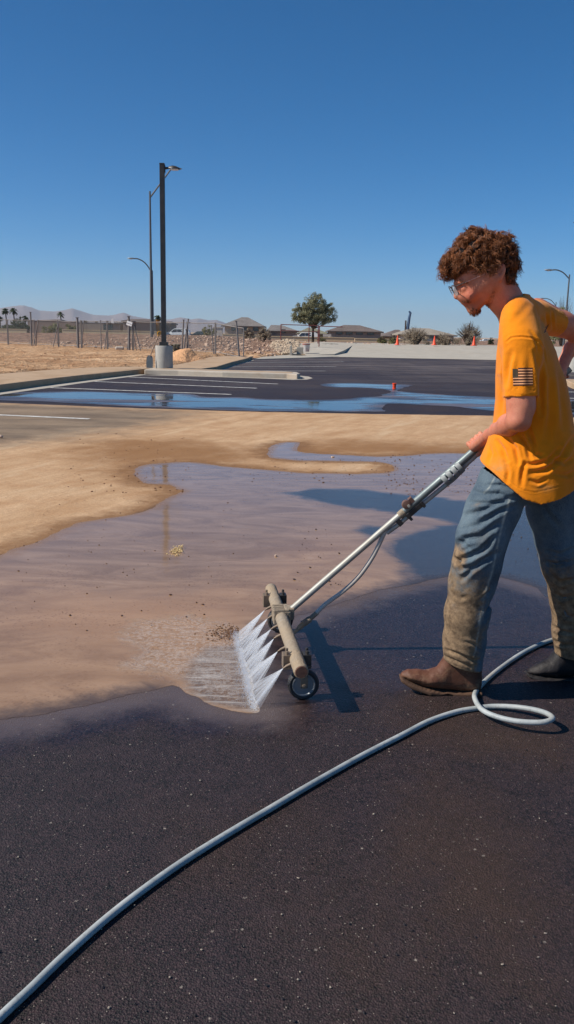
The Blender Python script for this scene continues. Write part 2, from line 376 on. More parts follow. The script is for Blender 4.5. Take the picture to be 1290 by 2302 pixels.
def muddy_water():
    t = NT('muddy_water'); o = t.obj()
    n = t.mr(t.noise(1.6, 7, .62, dist=.8), 0, 1, -1, 1)
    blue = t.mr(t.math('ADD', t.attr('blue'), t.math('MULTIPLY', n, .22)), -.05, .10, 0, 1, True)
    mud = t.mr(t.math('ADD', t.attr('mud'), t.math('MULTIPLY', n, .35)), -.45, .35, 0, 1, True)
    swirl = t.noise(2.2, 6, .6, t.mapping(o, (.6, 1.5, 1), (0, 0, .3)), dist=2.2)
    col = t.mix(mud, t.mix(t.mr(swirl, .35, .65), lin(130, 103, 80), lin(156, 127, 102)), t.mix(t.mr(swirl, .35, .65), lin(140, 109, 83), lin(167, 134, 104)))
    pale = t.mr(t.math('ADD', t.attr('pale'), t.math('MULTIPLY', n, .4)), -.3, .3, 0, .6, True)
    col = t.mix(pale, col, lin(170, 132, 98))
    col = t.mix(t.math('MULTIPLY', t.mr(swirl, .66, .8), .35), col, lin(190, 170, 160))
    col = t.mix(blue, col, t.mix(t.noise(130, 3, .6), (.028, .029, .036), (.055, .053, .060)))
    # thin water near the shore shows the grit under it
    grit = t.voro(110, o, 'F1', 'Color'); gsp = t.new('SeparateColor'); t.put(gsp.inputs[0], grit)
    col = t.mix(t.math('MULTIPLY', t.mr(gsp.outputs[0], .8, 1), t.mr(t.noise(3, 4), .4, .6, 0, .35)), col, lin(84, 58, 44))
    e_ = t.mr(t.noise(9, 7, .72, dist=.5), 0, 1, -.11, .11)
    eu = t.mr(t.math('ADD', t.attr('upd'), e_), .0, .13, .85, 0, True); col = t.mix(eu, col, lin(140, 106, 74))
    el = t.math('MULTIPLY', t.mr(t.math('ADD', t.attr('lowd'), e_), .0, .15, .8, 0, True), t.mr(t.attr('foam'), -.1, 0, 1, 0)); col = t.mix(el, col, (.045, .034, .034))
    # churned foam
    fm = t.mr(t.math('ADD', t.attr('foam'), t.math('MULTIPLY', t.mr(t.noise(11, 7, .75, dist=1.5), 0, 1, -1, 1), .16)), -.02, .10, 0, 1, True)
    cell = t.voro(34, t.mapping(o, (.7, 1, 1)), 'F1')
    nd = t.noise(9, 6, .72, t.mapping(o, (.8, 1.3, 1)), dist=3.0)
    lace = t.math('MULTIPLY', t.mr(t.math('ABSOLUTE', t.math('SUBTRACT', nd, .5)), 0, .05, 1, 0), .36)
    rim = t.mr(t.math('ABSOLUTE', t.math('SUBTRACT', t.math('ADD', t.attr('foam'), t.math('MULTIPLY', t.mr(t.noise(14, 5, .7, dist=1), 0, 1, -1, 1), .10)), .02)), 0, .025, .25, 0)
    st = t.mr(t.math('ADD', t.attr('streak'), t.math('MULTIPLY', n, .06)), -.03, .05, 0, 1, True)
    sn = t.noise(10, 7, .75, t.mapping(o, (.30, 2.4, 1), (0, 0, rad(-4))), dist=.6)
    stm = t.math('MULTIPLY', st, t.mr(sn, .46, .68, 0, .62))
    darkst = t.mix(st, col, t.mix(t.noise(120, 2), lin(72, 60, 52), lin(112, 96, 84)))
    col = t.mix(t.math('MULTIPLY', fm, .35), darkst, lin(150, 118, 92))
    white = t.math('MAXIMUM', t.math('MULTIPLY', t.math('MAXIMUM', lace, rim), t.mr(fm, 0, 1, .08, 1)), stm)
    line = t.mr(t.attr('impact'), 0, .03, .9, 0)
    white = t.math('MAXIMUM', white, t.math('MULTIPLY', line, t.mr(t.noise(60, 3), .3, .6)))
    col = t.mix(white, col, (.62, .60, .57))
    rough = t.mr(t.math('MAXIMUM', white, t.math('MULTIPLY', fm, .5)), 0, 1, .06, .6)
    rough = t.math('ADD', rough, t.math('MULTIPLY', blue, .08)); rough = t.math('ADD', rough, t.math('MULTIPLY', t.math('MAXIMUM', eu, el), .25))
    hh = t.math('ADD', t.math('MULTIPLY', t.noise(3.0, 3, .5, t.mapping(o, (1, 1.6, 1)), dist=.5), .25), t.math('MULTIPLY', t.math('MULTIPLY', t.noise(40, 4, .6), t.math('MAXIMUM', fm, st)), .8))
    nrm = t.bump(hh, .35, .02)
    gn = t.bump(t.noise(170, 3, .6), t.math('MULTIPLY', blue, .25), .004, nrm)
    m = t.set(col, rough, 0, gn, .5, 1.33)
    return m
imp_a, imp_b = G(533, 1427), G(575, 1597)
def seg_d(x, y):
    ax, ay, bx, by = imp_a.x, imp_a.y, imp_b.x, imp_b.y; ex, ey = bx-ax, by-ay
    tt = np.clip(((x-ax)*ex+(y-ay)*ey)/(ex*ex+ey*ey), 0, 1)
    return np.hypot(x-ax-ex*tt, y-ay-ey*tt)
A = lambda px, s=1: (lambda x, y, P=gp(px): sd_poly(x, y, P))
water_sheet('puddle', smooth_poly(main_px, 3), (-5.2, 7.5, 2.4, 10.6), .022, .0007, .035, 6, muddy_water(),
            dict(blue=lambda x, y: np.maximum(sd_poly(x, y, gp(blue_px)), sd_poly(x, y, gp(blue2_px))), mud=A(mud_px), pale=A(pale_px), foam=A(foam_px), streak=A(streak_px), impact=seg_d, upd=lambda x, y: pl_d(x, y, upper_pts), lowd=lambda x, y: pl_d(x, y, lower_pts)))
def clear_water():
    t = NT('clear_water'); o = t.obj()
    n = t.noise(.55, 6, .62, t.mapping(o, (.35, 1.5, 1)), dist=.4)
    film = t.math('MAXIMUM', t.mr(t.math('ADD', t.attr('shore'), t.math('MULTIPLY', n, .9)), .35, 1.0, 1, 0, True), t.mr(n, .50, .60, 0, .9, True))
    col = t.mix(t.mr(n, .35, .65), (.02, .02, .024), (.05, .045, .045))
    fc = t.mix(t.mr(t.noise(1.3, 5, .6, t.mapping(o, (.3, 1.2, 1), (0, 0, 0), (7, 3, 0))), .42, .6), (.045, .036, .036), lin(112, 98, 96))
    col = t.mix(film, col, fc)
    nrm = t.bump(t.noise(2.5, 4, .55, t.mapping(o, (.5, 1, 1))), .10, .008)
    return t.set(col, t.mr(film, 0, 1, .03, .42), 0, nrm, .6, 1.36)
water_sheet('puddle', smooth_poly(far_px, 3), (-16, 10, 13.8, 26), .07, .004, .22, 1.1, clear_water(), {})
# ---------------------------------------------------------------- terrain
FL_A, FL_B = W(80, 777, 62), W(548, 796, 48)        # the fence line
fdir = Vector((FL_B.x-FL_A.x, FL_B.y-FL_A.y)).normalized()
def beyond_fence(x, y): return (x-FL_A.x)*(-fdir.y) + (y-FL_A.y)*fdir.x
paved = gp([(-900, 960), (-300, 884), (0, 854), (180, 838), (330, 829), (400, 826), (470, 806), (530, 799), (575, 806), (640, 800), (700, 789)]) + [(3.0, 62), (4.0, 67.5), (300, 67.5), (300, 5), (-40, 5)]
def terrain_h(x, y):
    d = beyond_fence(x, y); plate = np.interp(x, [-8, 1], [.95, .60])
    s = np.clip((d-1.5)/22, 0, 1); s = s*s*(3-2*s)
    h = .11+(plate-.11)*s
    drop = np.clip((y-96)/25, 0, 1); h = h-(h-.35)*drop*(x < 60)
    flat = np.clip(-d/3, 0, 1)
    h = h+flat*(.13*fbm(x*.30, y*.13, 0, 4, 5)+.09*np.abs(fbm(x*.5, y*.9, 3, 3, 8))+.06*fbm(x*1.6, y*.8, 0, 4, 9)+.03*np.sin(y*2.6+x*.35+2*fbm(x*.2, y*.2, 0, 2, 3))*np.clip(fbm(x*.12, y*.15, 1, 2, 14)*3, 0, 1))+(s > 0)*(s < .98)*.07*fbm(x*1.1, y*.8, 0, 3, 2)
    p = sd_poly(x, y, paved); k = np.clip((p+.35)/.35, 0, 1)
    return h*(1-k)-.15*k, s
X, Y, f = fan_grid(11, 420, 1.009, -1.6, 1.6, 520)
Z, S = terrain_h(X, Y)
def dirt_material():
    t = NT('desert_dirt'); o = t.obj()
    n1 = t.noise(.35, 6, .65); n2 = t.noise(1.2, 8, .72, t.mapping(o, (.35, 1.5, 1), (0, 0, .15)), dist=.6)
    c = t.mix(t.mr(n2, .35, .65), lin(152, 112, 78), lin(230, 192, 152))
    c = t.mix(t.mr(n1, .42, .62, 0, .7), c, lin(168, 124, 88))
    vc = t.voro(2.4, t.mapping(o, (1, .55, 1)), 'F1', 'Color'); s = t.new('SeparateColor'); t.put(s.inputs[0], vc)
    sl = t.mix(s.outputs[0], lin(118, 94, 80), lin(164, 132, 110))
    sl = t.mix(t.mr(t.noise(5, 5, .7), .48, .62, 0, .6), sl, lin(112, 88, 74))
    c = t.mix(t.mr(t.attr('slope'), .02, .12), c, sl)
    h = t.math('ADD', t.noise(3, 8, .72), t.math('MULTIPLY', t.voro(3, o), .5))
    return t.set(c, .95, 0, t.bump(h, 1, .2), .1)
DIRT = dirt_material()
mesh_obj('dirt_ground', np.stack([X, Y, Z], 1), f, DIRT, smooth=True, attrs=dict(slope=S))['kind'] = 'structure'
g = 9000
mesh_obj('desert_plain', [(-g, -60, -.4), (g, -60, -.4), (g, g, -.4), (-g, g, -.4)], [(0, 1, 2, 3)],
         simple('plain', lin(168, 142, 112), .95, var=.2, scale=.02))['kind'] = 'structure'
ZG = Z.reshape(-1, 520)
def gz(x, y):
    i = math.log(max(y, 11.01)/11)/math.log(1.009); j = (x/(y+.6)+1.6)/3.2*519; i = min(max(i, 0), ZG.shape[0]-1.001); j = min(max(j, 0), 517.99)
    a, b = int(i), int(j); u, v = i-a, j-b
    return float(ZG[a, b]*(1-u)*(1-v)+ZG[a+1, b]*u*(1-v)+ZG[a, b+1]*(1-u)*v+ZG[a+1, b+1]*u*v)
# ---------------------------------------------------------------- mountains
rp = [(-900, 712), (-500, 700), (-300, 705), (-100, 695), (0, 691), (52, 686), (72, 691), (90, 698), (123, 701), (143, 697), (162, 692), (180, 698), (207, 706), (247, 708), (278, 702), (300, 709), (333, 716), (380, 718), (407, 713), (430, 717), (445, 714), (468, 720), (487, 719), (505, 725), (545, 738), (620, 746), (760, 749)]
ridge = [W(px, py, 6000) for px, py in rp]
nx, ny = 420, 40
xs = np.linspace(ridge[0].x, ridge[-1].x, nx); hr = np.interp(xs, [p.x for p in ridge], [max(p.z, 0) for p in ridge])
V = []; 
for j in range(ny):
    q = j/(ny-1); yy = 4300+q*3200; prof = (1-abs((yy-6000)/1700)) if yy < 6000 else (1-(yy-6000)/1500)
    prof = max(prof, 0)
    for i in range(nx):
        n = .5*abs(float(fbm(xs[i]*.004, yy*.0022, 0, 1, 4))) if False else 0
        V.append((xs[i]*yy/6000, yy, 0))
V = np.array(V); pr = np.where(V[:, 1] < 6000, 1-(6000-V[:, 1])/1700, 1-(V[:, 1]-6000)/1500).clip(0, 1)
H = np.tile(hr, ny); nz = fbm(V[:, 0]*.004, V[:, 1]*.0016, 0, 5, 4)
V[:, 2] = H*(pr**.9)*(1+.9*nz*(1-pr)*pr*2+.05*fbm(V[:, 0]*.012, V[:, 1]*.004, 0, 3, 6)) - 1
idx = np.arange(nx*ny).reshape(ny, nx)
f = np.stack([idx[:-1, :-1], idx[:-1, 1:], idx[1:, 1:], idx[1:, :-1]], -1).reshape(-1, 4)
mesh_obj('mountains', V, f, simple('rock_far', lin(128, 112, 104), .95, var=.3, scale=.01), smooth=True)['kind'] = 'structure'
# ---------------------------------------------------------------- concrete
def concrete(name, col, stain=.35, scale=2.5):
    t = NT(name); n = t.noise(scale, 6, .65); n2 = t.noise(scale*9, 5, .65)
    c = t.mix(t.mr(n, .3, .7), tuple(x*.82 for x in col), col)
    c = t.mix(t.mr(t.noise(scale*.5, 5, .6, dist=.5), .5, .68, 0, stain), c, lin(150, 120, 88))
    c = t.mix(t.mr(n2, .55, .75, 0, .25), c, tuple(x*.6 for x in col))
    return t.set(c, .85, 0, t.bump(n2, .3, .01), .25)
CON = concrete('concrete', lin(188, 176, 160)); CONW = concrete('pale_concrete', lin(180, 172, 158), .15, 1.2); CONS = concrete('dusty_concrete', lin(186, 158, 128), .6)
def gpz(px, z): return [tuple(G(a, b, z)[:2]) for a, b in px]
def slab(name, poly, z0, z1, mat, bev=.012):
    o = MB().prism(poly, z0, z1).build(name, mat, bevel=bev); o['kind'] = 'structure'; return o
def strip(name, px, wd, z0, z1, mat, side=1, bev=.02):
    """kerb along a traced foot line, wd thick away from the road"""
    P = spline([G(*p) for p in px], 6); L_, R_ = [], []
    for i, p in enumerate(P):
        a, b = P[max(i-1, 0)], P[min(i+1, len(P)-1)]; t = (b-a); n = Vector((-t.y, t.x, 0)).normalized()*side
        L_.append(p); R_.append(p+n*wd)
    V = []; 
    for a, b in zip(L_, R_): V += [(a.x, a.y, z0), (a.x, a.y, z1), (b.x, b.y, z1), (b.x, b.y, z0)]
    F_ = []; n = len(P)
    for i in range(n-1):
        for k in range(4): F_.append((i*4+k, i*4+(k+1) % 4, (i+1)*4+(k+1) % 4, (i+1)*4+k))
    F_ += [(0, 1, 2, 3), tuple((n-1)*4+k for k in (3, 2, 1, 0))]
    m = MB(); m.add(V, F_); o = m.build(name, mat, bevel=bev); o['kind'] = 'structure'; return o
strip('kerb', [(-400, 937), (-150, 902), (0, 881), (100, 867), (200, 854), (290, 842), (318, 838.5)], .16, -.02, .155, CONS)
strip('gutter', [(-250, 925), (30, 883.5), (120, 871), (200, 859.5), (330, 842.5)], .55, -.01, .006, CONW, bev=0)
slab('sidewalk', gpz([(-400, 915), (0, 862), (200, 841.5), (318, 829.5), (330, 828.5), (345, 825), (270, 824), (200, 826), (100, 832), (0, 840), (-400, 866)], .15), -.1, .148, CONS)
strip('kerb', [(455, 833), (487, 832), (500, 829), (530, 819), (568, 807.5)], .16, -.02, .152, CONS)
strip('gutter', [(488, 835), (500, 832.5), (530, 822), (572, 809.5)], .45, -.01, .006, CONW, bev=0)
slab('sidewalk', gpz([(387, 828), (452, 828.5), (487, 824), (520, 814), (560, 804), (541, 801), (505, 800), (470, 803), (430, 813), (387, 821)], .15), -.1, .147, CONS)
# island: kerb ring with a dusty top
isl = [(324, 830.5), (400, 832.5), (500, 836), (600, 838.7), (645, 839.8), (668, 841.2), (675, 839.6), (668, 836.6), (640, 835), (600, 834), (500, 831.6), (440, 829.6), (380, 827), (340, 826.5)]
slab('island_kerb', gpz(isl, .15), -.02, .152, CON, .03)
slab('island_fill', gpz([(350, 829.6), (450, 832.4), (600, 837), (655, 838.6), (658, 837), (600, 835.2), (500, 832.8), (440, 830.8), (385, 828.4)], .15), .1, .158, CONS, 0)
slab('gutter', gp([(324, 843.5), (400, 845), (500, 848), (600, 851.4), (660, 854), (690, 853.6), (703, 850.5), (694, 847), (676, 845), (640, 842), (500, 839)]), -.01, .005, CONW, 0)
# driveway apron rising to the road
def zr(y): return float(np.interp(y, [50, 53.5, 66, 70, 200], [.012, .02, .60, .66, .66]))
ap = MB(); ys = [52.4, 53.6, 56, 58, 60, 62, 64, 66, 69, 78]
lo_ = G(580, 811); 
edge_l = [(-1.95, 42.5), (-1.0, 47), (1.3, 50.5), (4.5, 52.2), (60, 53.8)]
V = []; F_ = []; cols = np.concatenate([np.linspace(-.2, 9, 24), np.linspace(9.5, 70, 40)])
for y in ys:
    for x in cols: V.append((x, y if y > 53 else 51.6+.03*x, zr(y)))
n = len(cols)
for i in range(len(ys)-1):
    for k in range(n-1): F_.append((i*n+k, i*n+k+1, (i+1)*n+k+1, (i+1)*n+k))
ap.add(V, F_); ap.build('driveway', CONW, smooth=True)['kind'] = 'structure'
slab('sidewalk', gp([(572, 808.5), (640, 806.5), (700, 804.5), (762, 802.3), (757, 797.5), (720, 795.2), (700, 793.5), (640, 798.5), (590, 803.5)]), -.1, .03, CONW, 0)
# raised walk with a kerb beside the driveway
wk = [(640, 801, 54), (700, 799, 54), (752, 796.5, 54.2), (774, 788, 56.5), (801, 772, 70), (712, 768.5, 70), (700, 780, 61), (655, 793, 57)]
V2 = [(q.x, q.y, max(q.z, .03)+.02) for q in (W(*a) for a in wk)]; V = [(a, b, c-.5) for a, b, c in V2]; n = len(wk)
MB().add(V+V2, [(n, n+1, n+6, n+7), (n+1, n+2, n+6), (n+2, n+3, n+6), (n+3, n+5, n+6), (n+3, n+4, n+5)]+[(i, (i+1) % n, n+(i+1) % n, n+i) for i in range(n)]).build('sidewalk', CONW)['kind'] = 'structure'
# road beyond
slab('road', [(-90, 112), (90, 112), (90, 122), (-90, 122)], .2, .40, simple('far_road', lin(120, 112, 104), .9), 0)
# ---------------------------------------------------------------- painted stripes
PAINT = simple('paint', (.78, .76, .70), .7, var=.2, scale=6, dirt=(.12, .10, .09), dirtamt=.6, dscale=9)
def stripe(a, b, wd=.10):
    a, b = G(*a), G(*b); t = (b-a).normalized(); n = Vector((-t.y, t.x, 0))*wd/2
    o = mesh_obj('parking_stripe', [(*(a-n)[:2], .004), (*(b-n)[:2], .004), (*(b+n)[:2], .004), (*(a+n)[:2], .004)], [(0, 1, 2, 3)], PAINT)
    o['kind'] = 'structure'
for a, b in [((105, 871.5), (520, 887)), ((212, 857.8), (577, 873)), ((286, 847.5), (624, 863.5)), ((-300, 920), (200, 942)), ((500, 834), (732, 834.2)), ((520, 824.5), (755, 824)), ((548, 815.2), (772, 813.2)),
             ((1262, 881), (1500, 886)), ((1262, 895), (1500, 901)), ((1262, 843), (1500, 845)), ((1262, 833.5), (1500, 835)), ((1262, 825.5), (1500, 827))]:
    stripe(a, b, .12)
slab('kerb', gpz([(1270, 852), (1500, 858), (1500, 866), (1290, 862), (1280, 858)], .15), -.02, .15, CONS, .02)
# ---------------------------------------------------------------- light poles
BLK = simple('black_paint', (.018, .018, .020), .45, var=.3, scale=5, dirt=(.10, .08, .06), dirtamt=.25)
GALV = simple('galvanised', (.30, .32, .33), .45, .6, var=.15, scale=4)
GALD = simple('dull_galvanised', (.10, .105, .11), .6, .3, var=.2, scale=4)
LENS = simple('lamp_glass', (.75, .75, .72), .25, 0, var=.05)
def parking_light(base, top_z, hx, label, r=.285, hb=.72, pw=.15, arm=-1, yaw=0):
    t = thing('parking_lot_light', label, 'light pole', tuple(base), yaw)
    MB().lathe([(r*.985, 0), (r, .02), (r, hb-.03), (r*.96, hb)], n=32).build('concrete_base', concrete('cast_concrete', lin(176, 172, 164), .15, 6), t, True)
    MB().box((0, 0, hb+.012), (pw*2, pw*2, .024)).box((0, 0, hb+.07), (pw*1.75, pw*1.75, .10)).build('base_cover', BLK, t, bevel=.01)
    MB().box((0, 0, (hb+top_z-base[2])/2), (pw, pw, top_z-base[2]-hb)).box((0, 0, top_z-base[2]+.01), (pw*1.08, pw*1.08, .03)).build('pole', BLK, t, bevel=.008)
    h = top_z-base[2]; s = arm
    MB().tube([(s*pw*.4, 0, h-.12), (s*.2, 0, h-.11), (s*.26, 0, h-.10)], [.045, .03, .035], 8).box((s*pw*.55, 0, h-.14), (.03, .12, .22)).build('arm', BLK, t)
    # rounded head: lofted hood
    hd = MB(); secs = []
    for q, (xx, wy, zt, zb) in enumerate([(.18, .04, .04, .01), (.24, .08, .07, .0), (.33, .13, .09, -.02), (.43, .14, .07, -.03), (.52, .10, .03, -.03), (.56, .05, 0, -.03)]):
        for k in range(12):
            a = 2*math.pi*k/12; secs.append((s*xx, wy*math.cos(a), h-.12+(zt if math.sin(a) > 0 else -zb)*math.sin(a)+0))
    F_ = [(i*12+k, i*12+(k+1) % 12, (i+1)*12+(k+1) % 12, (i+1)*12+k) for i in range(5) for k in range(12)]+[tuple(range(12)), tuple(60+k for k in range(12))]
    hd.add(secs, F_); o = hd.build('lamp_head', BLK, t, True)
    MB().box((s*.39, 0, h-.150), (.22, .20, .03)).build('lens', LENS, o, bevel=.012)
    return t
b = G(366, 828.5, .15); b.y += .28; b.z = .15
parking_light(b, W(365, 369, b.y).z, 0, 'tall black square parking lot light pole on a round concrete base', arm=1)
b2 = W(1297, 800, 33); parking_light((b2.x, b2.y, .1), W(1296, 492, 33).z, 0, 'black parking lot light pole cut by the frame edge behind the worker', arm=-1)
def street_light(name_label, base_px, top_px, head_px, Y, r, arm_rise, curved=True, bz=None, straight=False, hs=1.0, start=None):
    B = W(*base_px, Y); T = W(*top_px, Y); Hd = W(*head_px, Y)
    if bz is not None: B.z = bz
    T.x = B.x if abs(T.x-B.x) < 3 else T.x
    t = thing('street_light', name_label, 'street light', tuple(B))
    loc = lambda p: p-B
    MB().tube([(0, 0, 0), (0, 0, (T.z-B.z)*.5), (0, 0, T.z-B.z)], [r, r*.85, r*.6], 12).build('pole', GALD, t, True)
    s = loc(Vector((T.x, Y, T.z-(arm_rise)))); e = loc(Hd)
    if curved: pts = spline([s, s.lerp(e, .35)+Vector((0, 0, (e.z-s.z)*.30+.05)), s.lerp(e, .7)+Vector((0, 0, (e.z-s.z)*.22+.08)), e], 5)
    else: pts = [s, s.lerp(e, .5), e]
    MB().tube(pts, [r*.55]*len(pts), 8).build('arm', GALD, t, True)
    d = 1 if e.x > s.x else -1
    hm = MB(); hm.lathe([(.02*hs, -.1*hs), (.12*hs, -.05*hs), (.19*hs, .15*hs), (.17*hs, .45*hs), (.08*hs, .68*hs), (.02*hs, .72*hs)], (0, 0, 0), 12, Matrix.Rotation(d*math.pi/2, 3, 'Y'))
    o = hm.build('lamp_head', GALV, t, True, local=None)
    o.location = e; o.scale = (1, 1, .55)
    MB().lathe([(.02*hs, -.12*hs), (.14*hs, -.08*hs), (.16*hs, 0)], (d*.3*hs, 0, -.10*hs), 12).build('lens', LENS, o, True)
    return t
street_light('tall thin grey street light with a long straight arm behind the black pole', (341, 757), (339, 430), (385, 379), 80, .13, .55, False, bz=.6, hs=1.3)
street_light('thin grey street light with a curved arm reaching away from the black pole', (344, 756), (343, 608), (299, 581), 130, .16, .4, True, bz=.3, hs=1.2)
street_light('curved arm street light rising above the worker and his bent elbow', (1268, 760), (1278, 617), (1240, 607), 95, .12, .45, True, bz=.6, hs=1.1)
street_light('smaller curved arm street light showing just over the yellow shirt shoulder', (1243, 765), (1245, 679), (1222, 671), 190, .14, .8, True, bz=.5, hs=1.3)
# ---------------------------------------------------------------- chain-link fence panels
def chain_material():
    t = NT('chain_link'); v = t.mapping(t.obj(), (1, 1, 1), (0, rad(45), 0)); s = t.new('SeparateXYZ'); t.put(s.inputs[0], v)
    def wire(c):
        fr = t.math('FRACT', t.math('MULTIPLY', c, 14)); return t.math('LESS_THAN', t.math('ABSOLUTE', t.math('SUBTRACT', fr, .5)), .045)
    m = t.math('MAXIMUM', wire(s.outputs[0]), wire(s.outputs[2]))
    t.set((.20, .20, .19), .5, .5); t.put(t.bsdf.inputs['Alpha'], m); return t.m
CHAIN = chain_material(); RUSTY = simple('dusty_steel', (.20, .18, .17), .6, .3, var=.3, scale=6)
def fence_panel(label, p0, p1, h, lean0=0, lean1=0, sag=0):
    """p0, p1 base points; the panel's own posts, rails and mesh"""
    p0, p1 = Vector(p0), Vector(p1); L_ = (p1-p0).length; rz = math.atan2(p1.y-p0.y, p1.x-p0.x)
    t = thing('chain_link_fence', label, 'fence panel', tuple(p0), rz, 'chain-link fence panels along the dirt lot'); dz = p1.z-p0.z
    for (x, z, ln) in ((0, 0, lean0), (L_, dz, lean1)):
        MB().tube([(x, 0, z-.05), (x+ln, 0, z+h)], .030, 8).build('post', RUSTY, t, True)
    MB().tube([(lean0, 0, h-.03), (L_*.5+(lean0+lean1)/2, 0, h-.03-sag+dz/2), (L_+lean1, 0, h-.03+dz)], .024, 8).build('top_rail', RUSTY, t, True)
    MB().tube([(0, 0, .12), (L_, 0, .12+dz)], .018, 6).build('bottom_rail', RUSTY, t, True)
    mesh_obj('wire_mesh', [(0, 0, .12), (L_, 0, .12+dz), (L_+lean1, 0, h-.05+dz), (L_*.5+(lean0+lean1)/2, 0, h-.05-sag+dz/2), (lean0, 0, h-.05)], [(0, 1, 2, 3, 4)], CHAIN, t)
    return t
def fpt(px, off=0):
    """ground point on the fence line seen at photo column px"""
    r = ray(px, 785); dx, dy = r[0]/r[1], 1
    # intersect x = dx*y with the fence line
    s = (FL_A.x-dx*FL_A.y)/(dx*fdir.y-fdir.x); x, y = FL_A.x+fdir.x*s, FL_A.y+fdir.y*s
    nx_, ny_ = -fdir.y, fdir.x; x += nx_*off; y += ny_*off
    return Vector((x, y, gz(x, y)))
fx = [-60, 19, 80, 132, 184, 242, 299, 368, 421, 484, 548]
fl = ['outermost fence panel, nearest the paired palms', 'fence panel in front of the paired palm trees', 'fence panel between two thick posts, below the mountain peak', 'sagging fence panel in front of the green hedge', 'fence panel beyond the lone palm tree',
      'fence panel with a small white tag on its rail', 'fence panel just beside the shovel, with the white sign near its end', 'fence panel directly behind the concrete lamp base', 'fence panel above the loose dirt mound', 'last fence panel, ending in front of the grey hip-roofed house']
for i in range(len(fx)-1):
    a, c = fpt(fx[i]+1), fpt(fx[i+1]-1)
    h = 1.86-.012*i
    fence_panel(fl[i], a, c, h, (0, .0, .35 if i == 2 else 0)[2], 0, .10 if i == 3 else .02)
def lone_post(px, h, r, lean, label, off=-.3):
    p = fpt(px, off)
    o = MB().tube([(0, 0, -.1), (lean*.5, 0, h*.5), (lean, 0, h)], [r, r, r*.9], 8).box((lean, 0, h), (r*2.4, r*2.4, .03)).build('fence_post', RUSTY, None, True)
    o.location = p; tag(o, label, 'fence post', 'loose posts and props of the fence')
for a in [(80, 2.35, .06, .0, 'thick tall fence post standing below the mountain peak'), (184, 2.0, .085, 0, 'thick fence post beside the small palm crown'), (299, 2.08, .08, 0, 'thick fence post beside the tilted white sign'),
          (83, 1.8, .03, .45, 'thin prop leaning beside the thick tall fence post'), (127, 1.8, .03, .5, 'thin prop leaning in front of the green hedge'), (190, 1.8, .03, .28, 'thin prop leaning on the thick post by the small palm'), (236, 1.82, .03, .0, 'upright thin prop near the middle of the fence'),
          (243, 1.8, .03, .27, 'leaning thin prop near the middle of the fence'), (294, 1.75, .03, .25, 'pale leaning prop in front of the thick post by the white sign'), (316, 1.45, .03, -.32, 'dark prop leaning away from the white sign'), (325, 1.45, .03, -.38, 'dark prop leaning beside the shovel handle'),
          (380, 1.3, .035, -.25, 'dark prop leaning right behind the black light pole'), (417, 1.9, .05, .12, 'thick post of the pair standing behind the dirt mound'), (420, 1.95, .045, .32, 'pale slanted post crossing its pair behind the dirt mound'), (436, 1.35, .03, -.25, 'dark prop leaning behind the dirt mound'),
          (547, 2.1, .05, -.2, 'dark crooked post at the near end of the fence'), (489, 1.6, .03, -.15, 'short dark prop near the last fence panel')]:
    lone_post(*a)
p = fpt(306, -.5); t_ = thing('fence_sign', 'small tilted white sign tied to the chain-link fence', 'sign', (p.x, p.y, p.z+1.62), -.2)
MB().box((0, 0, 0), (.36, .02, .26), M=Matrix.Rotation(rad(18), 3, 'Y')).build('sign_plate', simple('white_sheet', (.75, .75, .74), .6), t_, bevel=.005)
MB().box((0, -.014, 0), (.30, .004, .03), M=Matrix.Rotation(rad(18), 3, 'Y')).build('cable_tie', RUSTY, t_)
p = fpt(260, -.2); tag(MB().box((p.x, p.y, p.z+1.80), (.15, .02, .28)).build('fence_tag', simple('white_sheet', (.75, .75, .74), .6), bevel=.004), 'small pinkish white tag on the fence rail', 'tag')
p = fpt(286, -.6); tag(MB().box((p.x, p.y, p.z+.10), (.55, .3, .22), .2).build('sandbag', concrete('bag_cloth', lin(200, 190, 176), .2, 9), bevel=.08), 'pale sandbag at the foot of the fence post by the white sign', 'sandbag')
# ---------------------------------------------------------------- stones, mound, rubble
def rock_mesh(n, pos, size, seed, flat=.7):
    r = np.random.default_rng(seed)
    bm = bmesh.new(); bmesh.ops.create_icosphere(bm, subdivisions=1, radius=1); bv = np.array([v.co[:] for v in bm.verts]); bf = [[v.index for v in q.verts] for q in bm.faces]; bm.free()
    V = []; F_ = []
    for i in range(n):
        x, y, z = pos(r); s = size(r); q = bv*(1+.35*r.normal(size=(12, 1)).clip(-1, 1))*np.array([s*r.uniform(.7, 1.3), s*r.uniform(.7, 1.3), s*flat*r.uniform(.6, 1.2)])
        a = r.uniform(0, 6.28); R_ = np.array([[math.cos(a), -math.sin(a), 0], [math.sin(a), math.cos(a), 0], [0, 0, 1]])
        q = q@R_.T+np.array([x, y, z]); k = len(V); V += q.tolist(); F_ += [[k+j for j in t] for t in bf]
    return V, F_
def slope_pos(r):
    while True:
        px = r.uniform(-40, 640); d = r.uniform(2, 24)**1.0; q = fpt(px, d)
        if q.y < 140: return (q.x, q.y, q.z+.02)
V, F_ = rock_mesh(1500, slope_pos, lambda r: .05+.13*r.random()**2.5, 3)
ROCK = simple('slope_rock', lin(176, 148, 126), .9, var=.3, scale=.7, bump=.5, bscale=12, bdist=.03)
tag(mesh_obj('rubble', V, F_, ROCK), kind='stuff')
V, F_ = rock_mesh(2600, lambda r: (lambda q: (q.x, q.y, q.z-.005))((lambda a, b: (lambda g: Vector((g.x, g.y, gz(g.x, g.y))))(G(a, b)))(r.uniform(-60, 560), r.uniform(797, 852))), lambda r: .012+.05*r.random()**4, 5)
tag(mesh_obj('dirt_clods', V, F_, simple('clod', lin(176, 132, 94), .95, var=.3, scale=2)), kind='stuff')
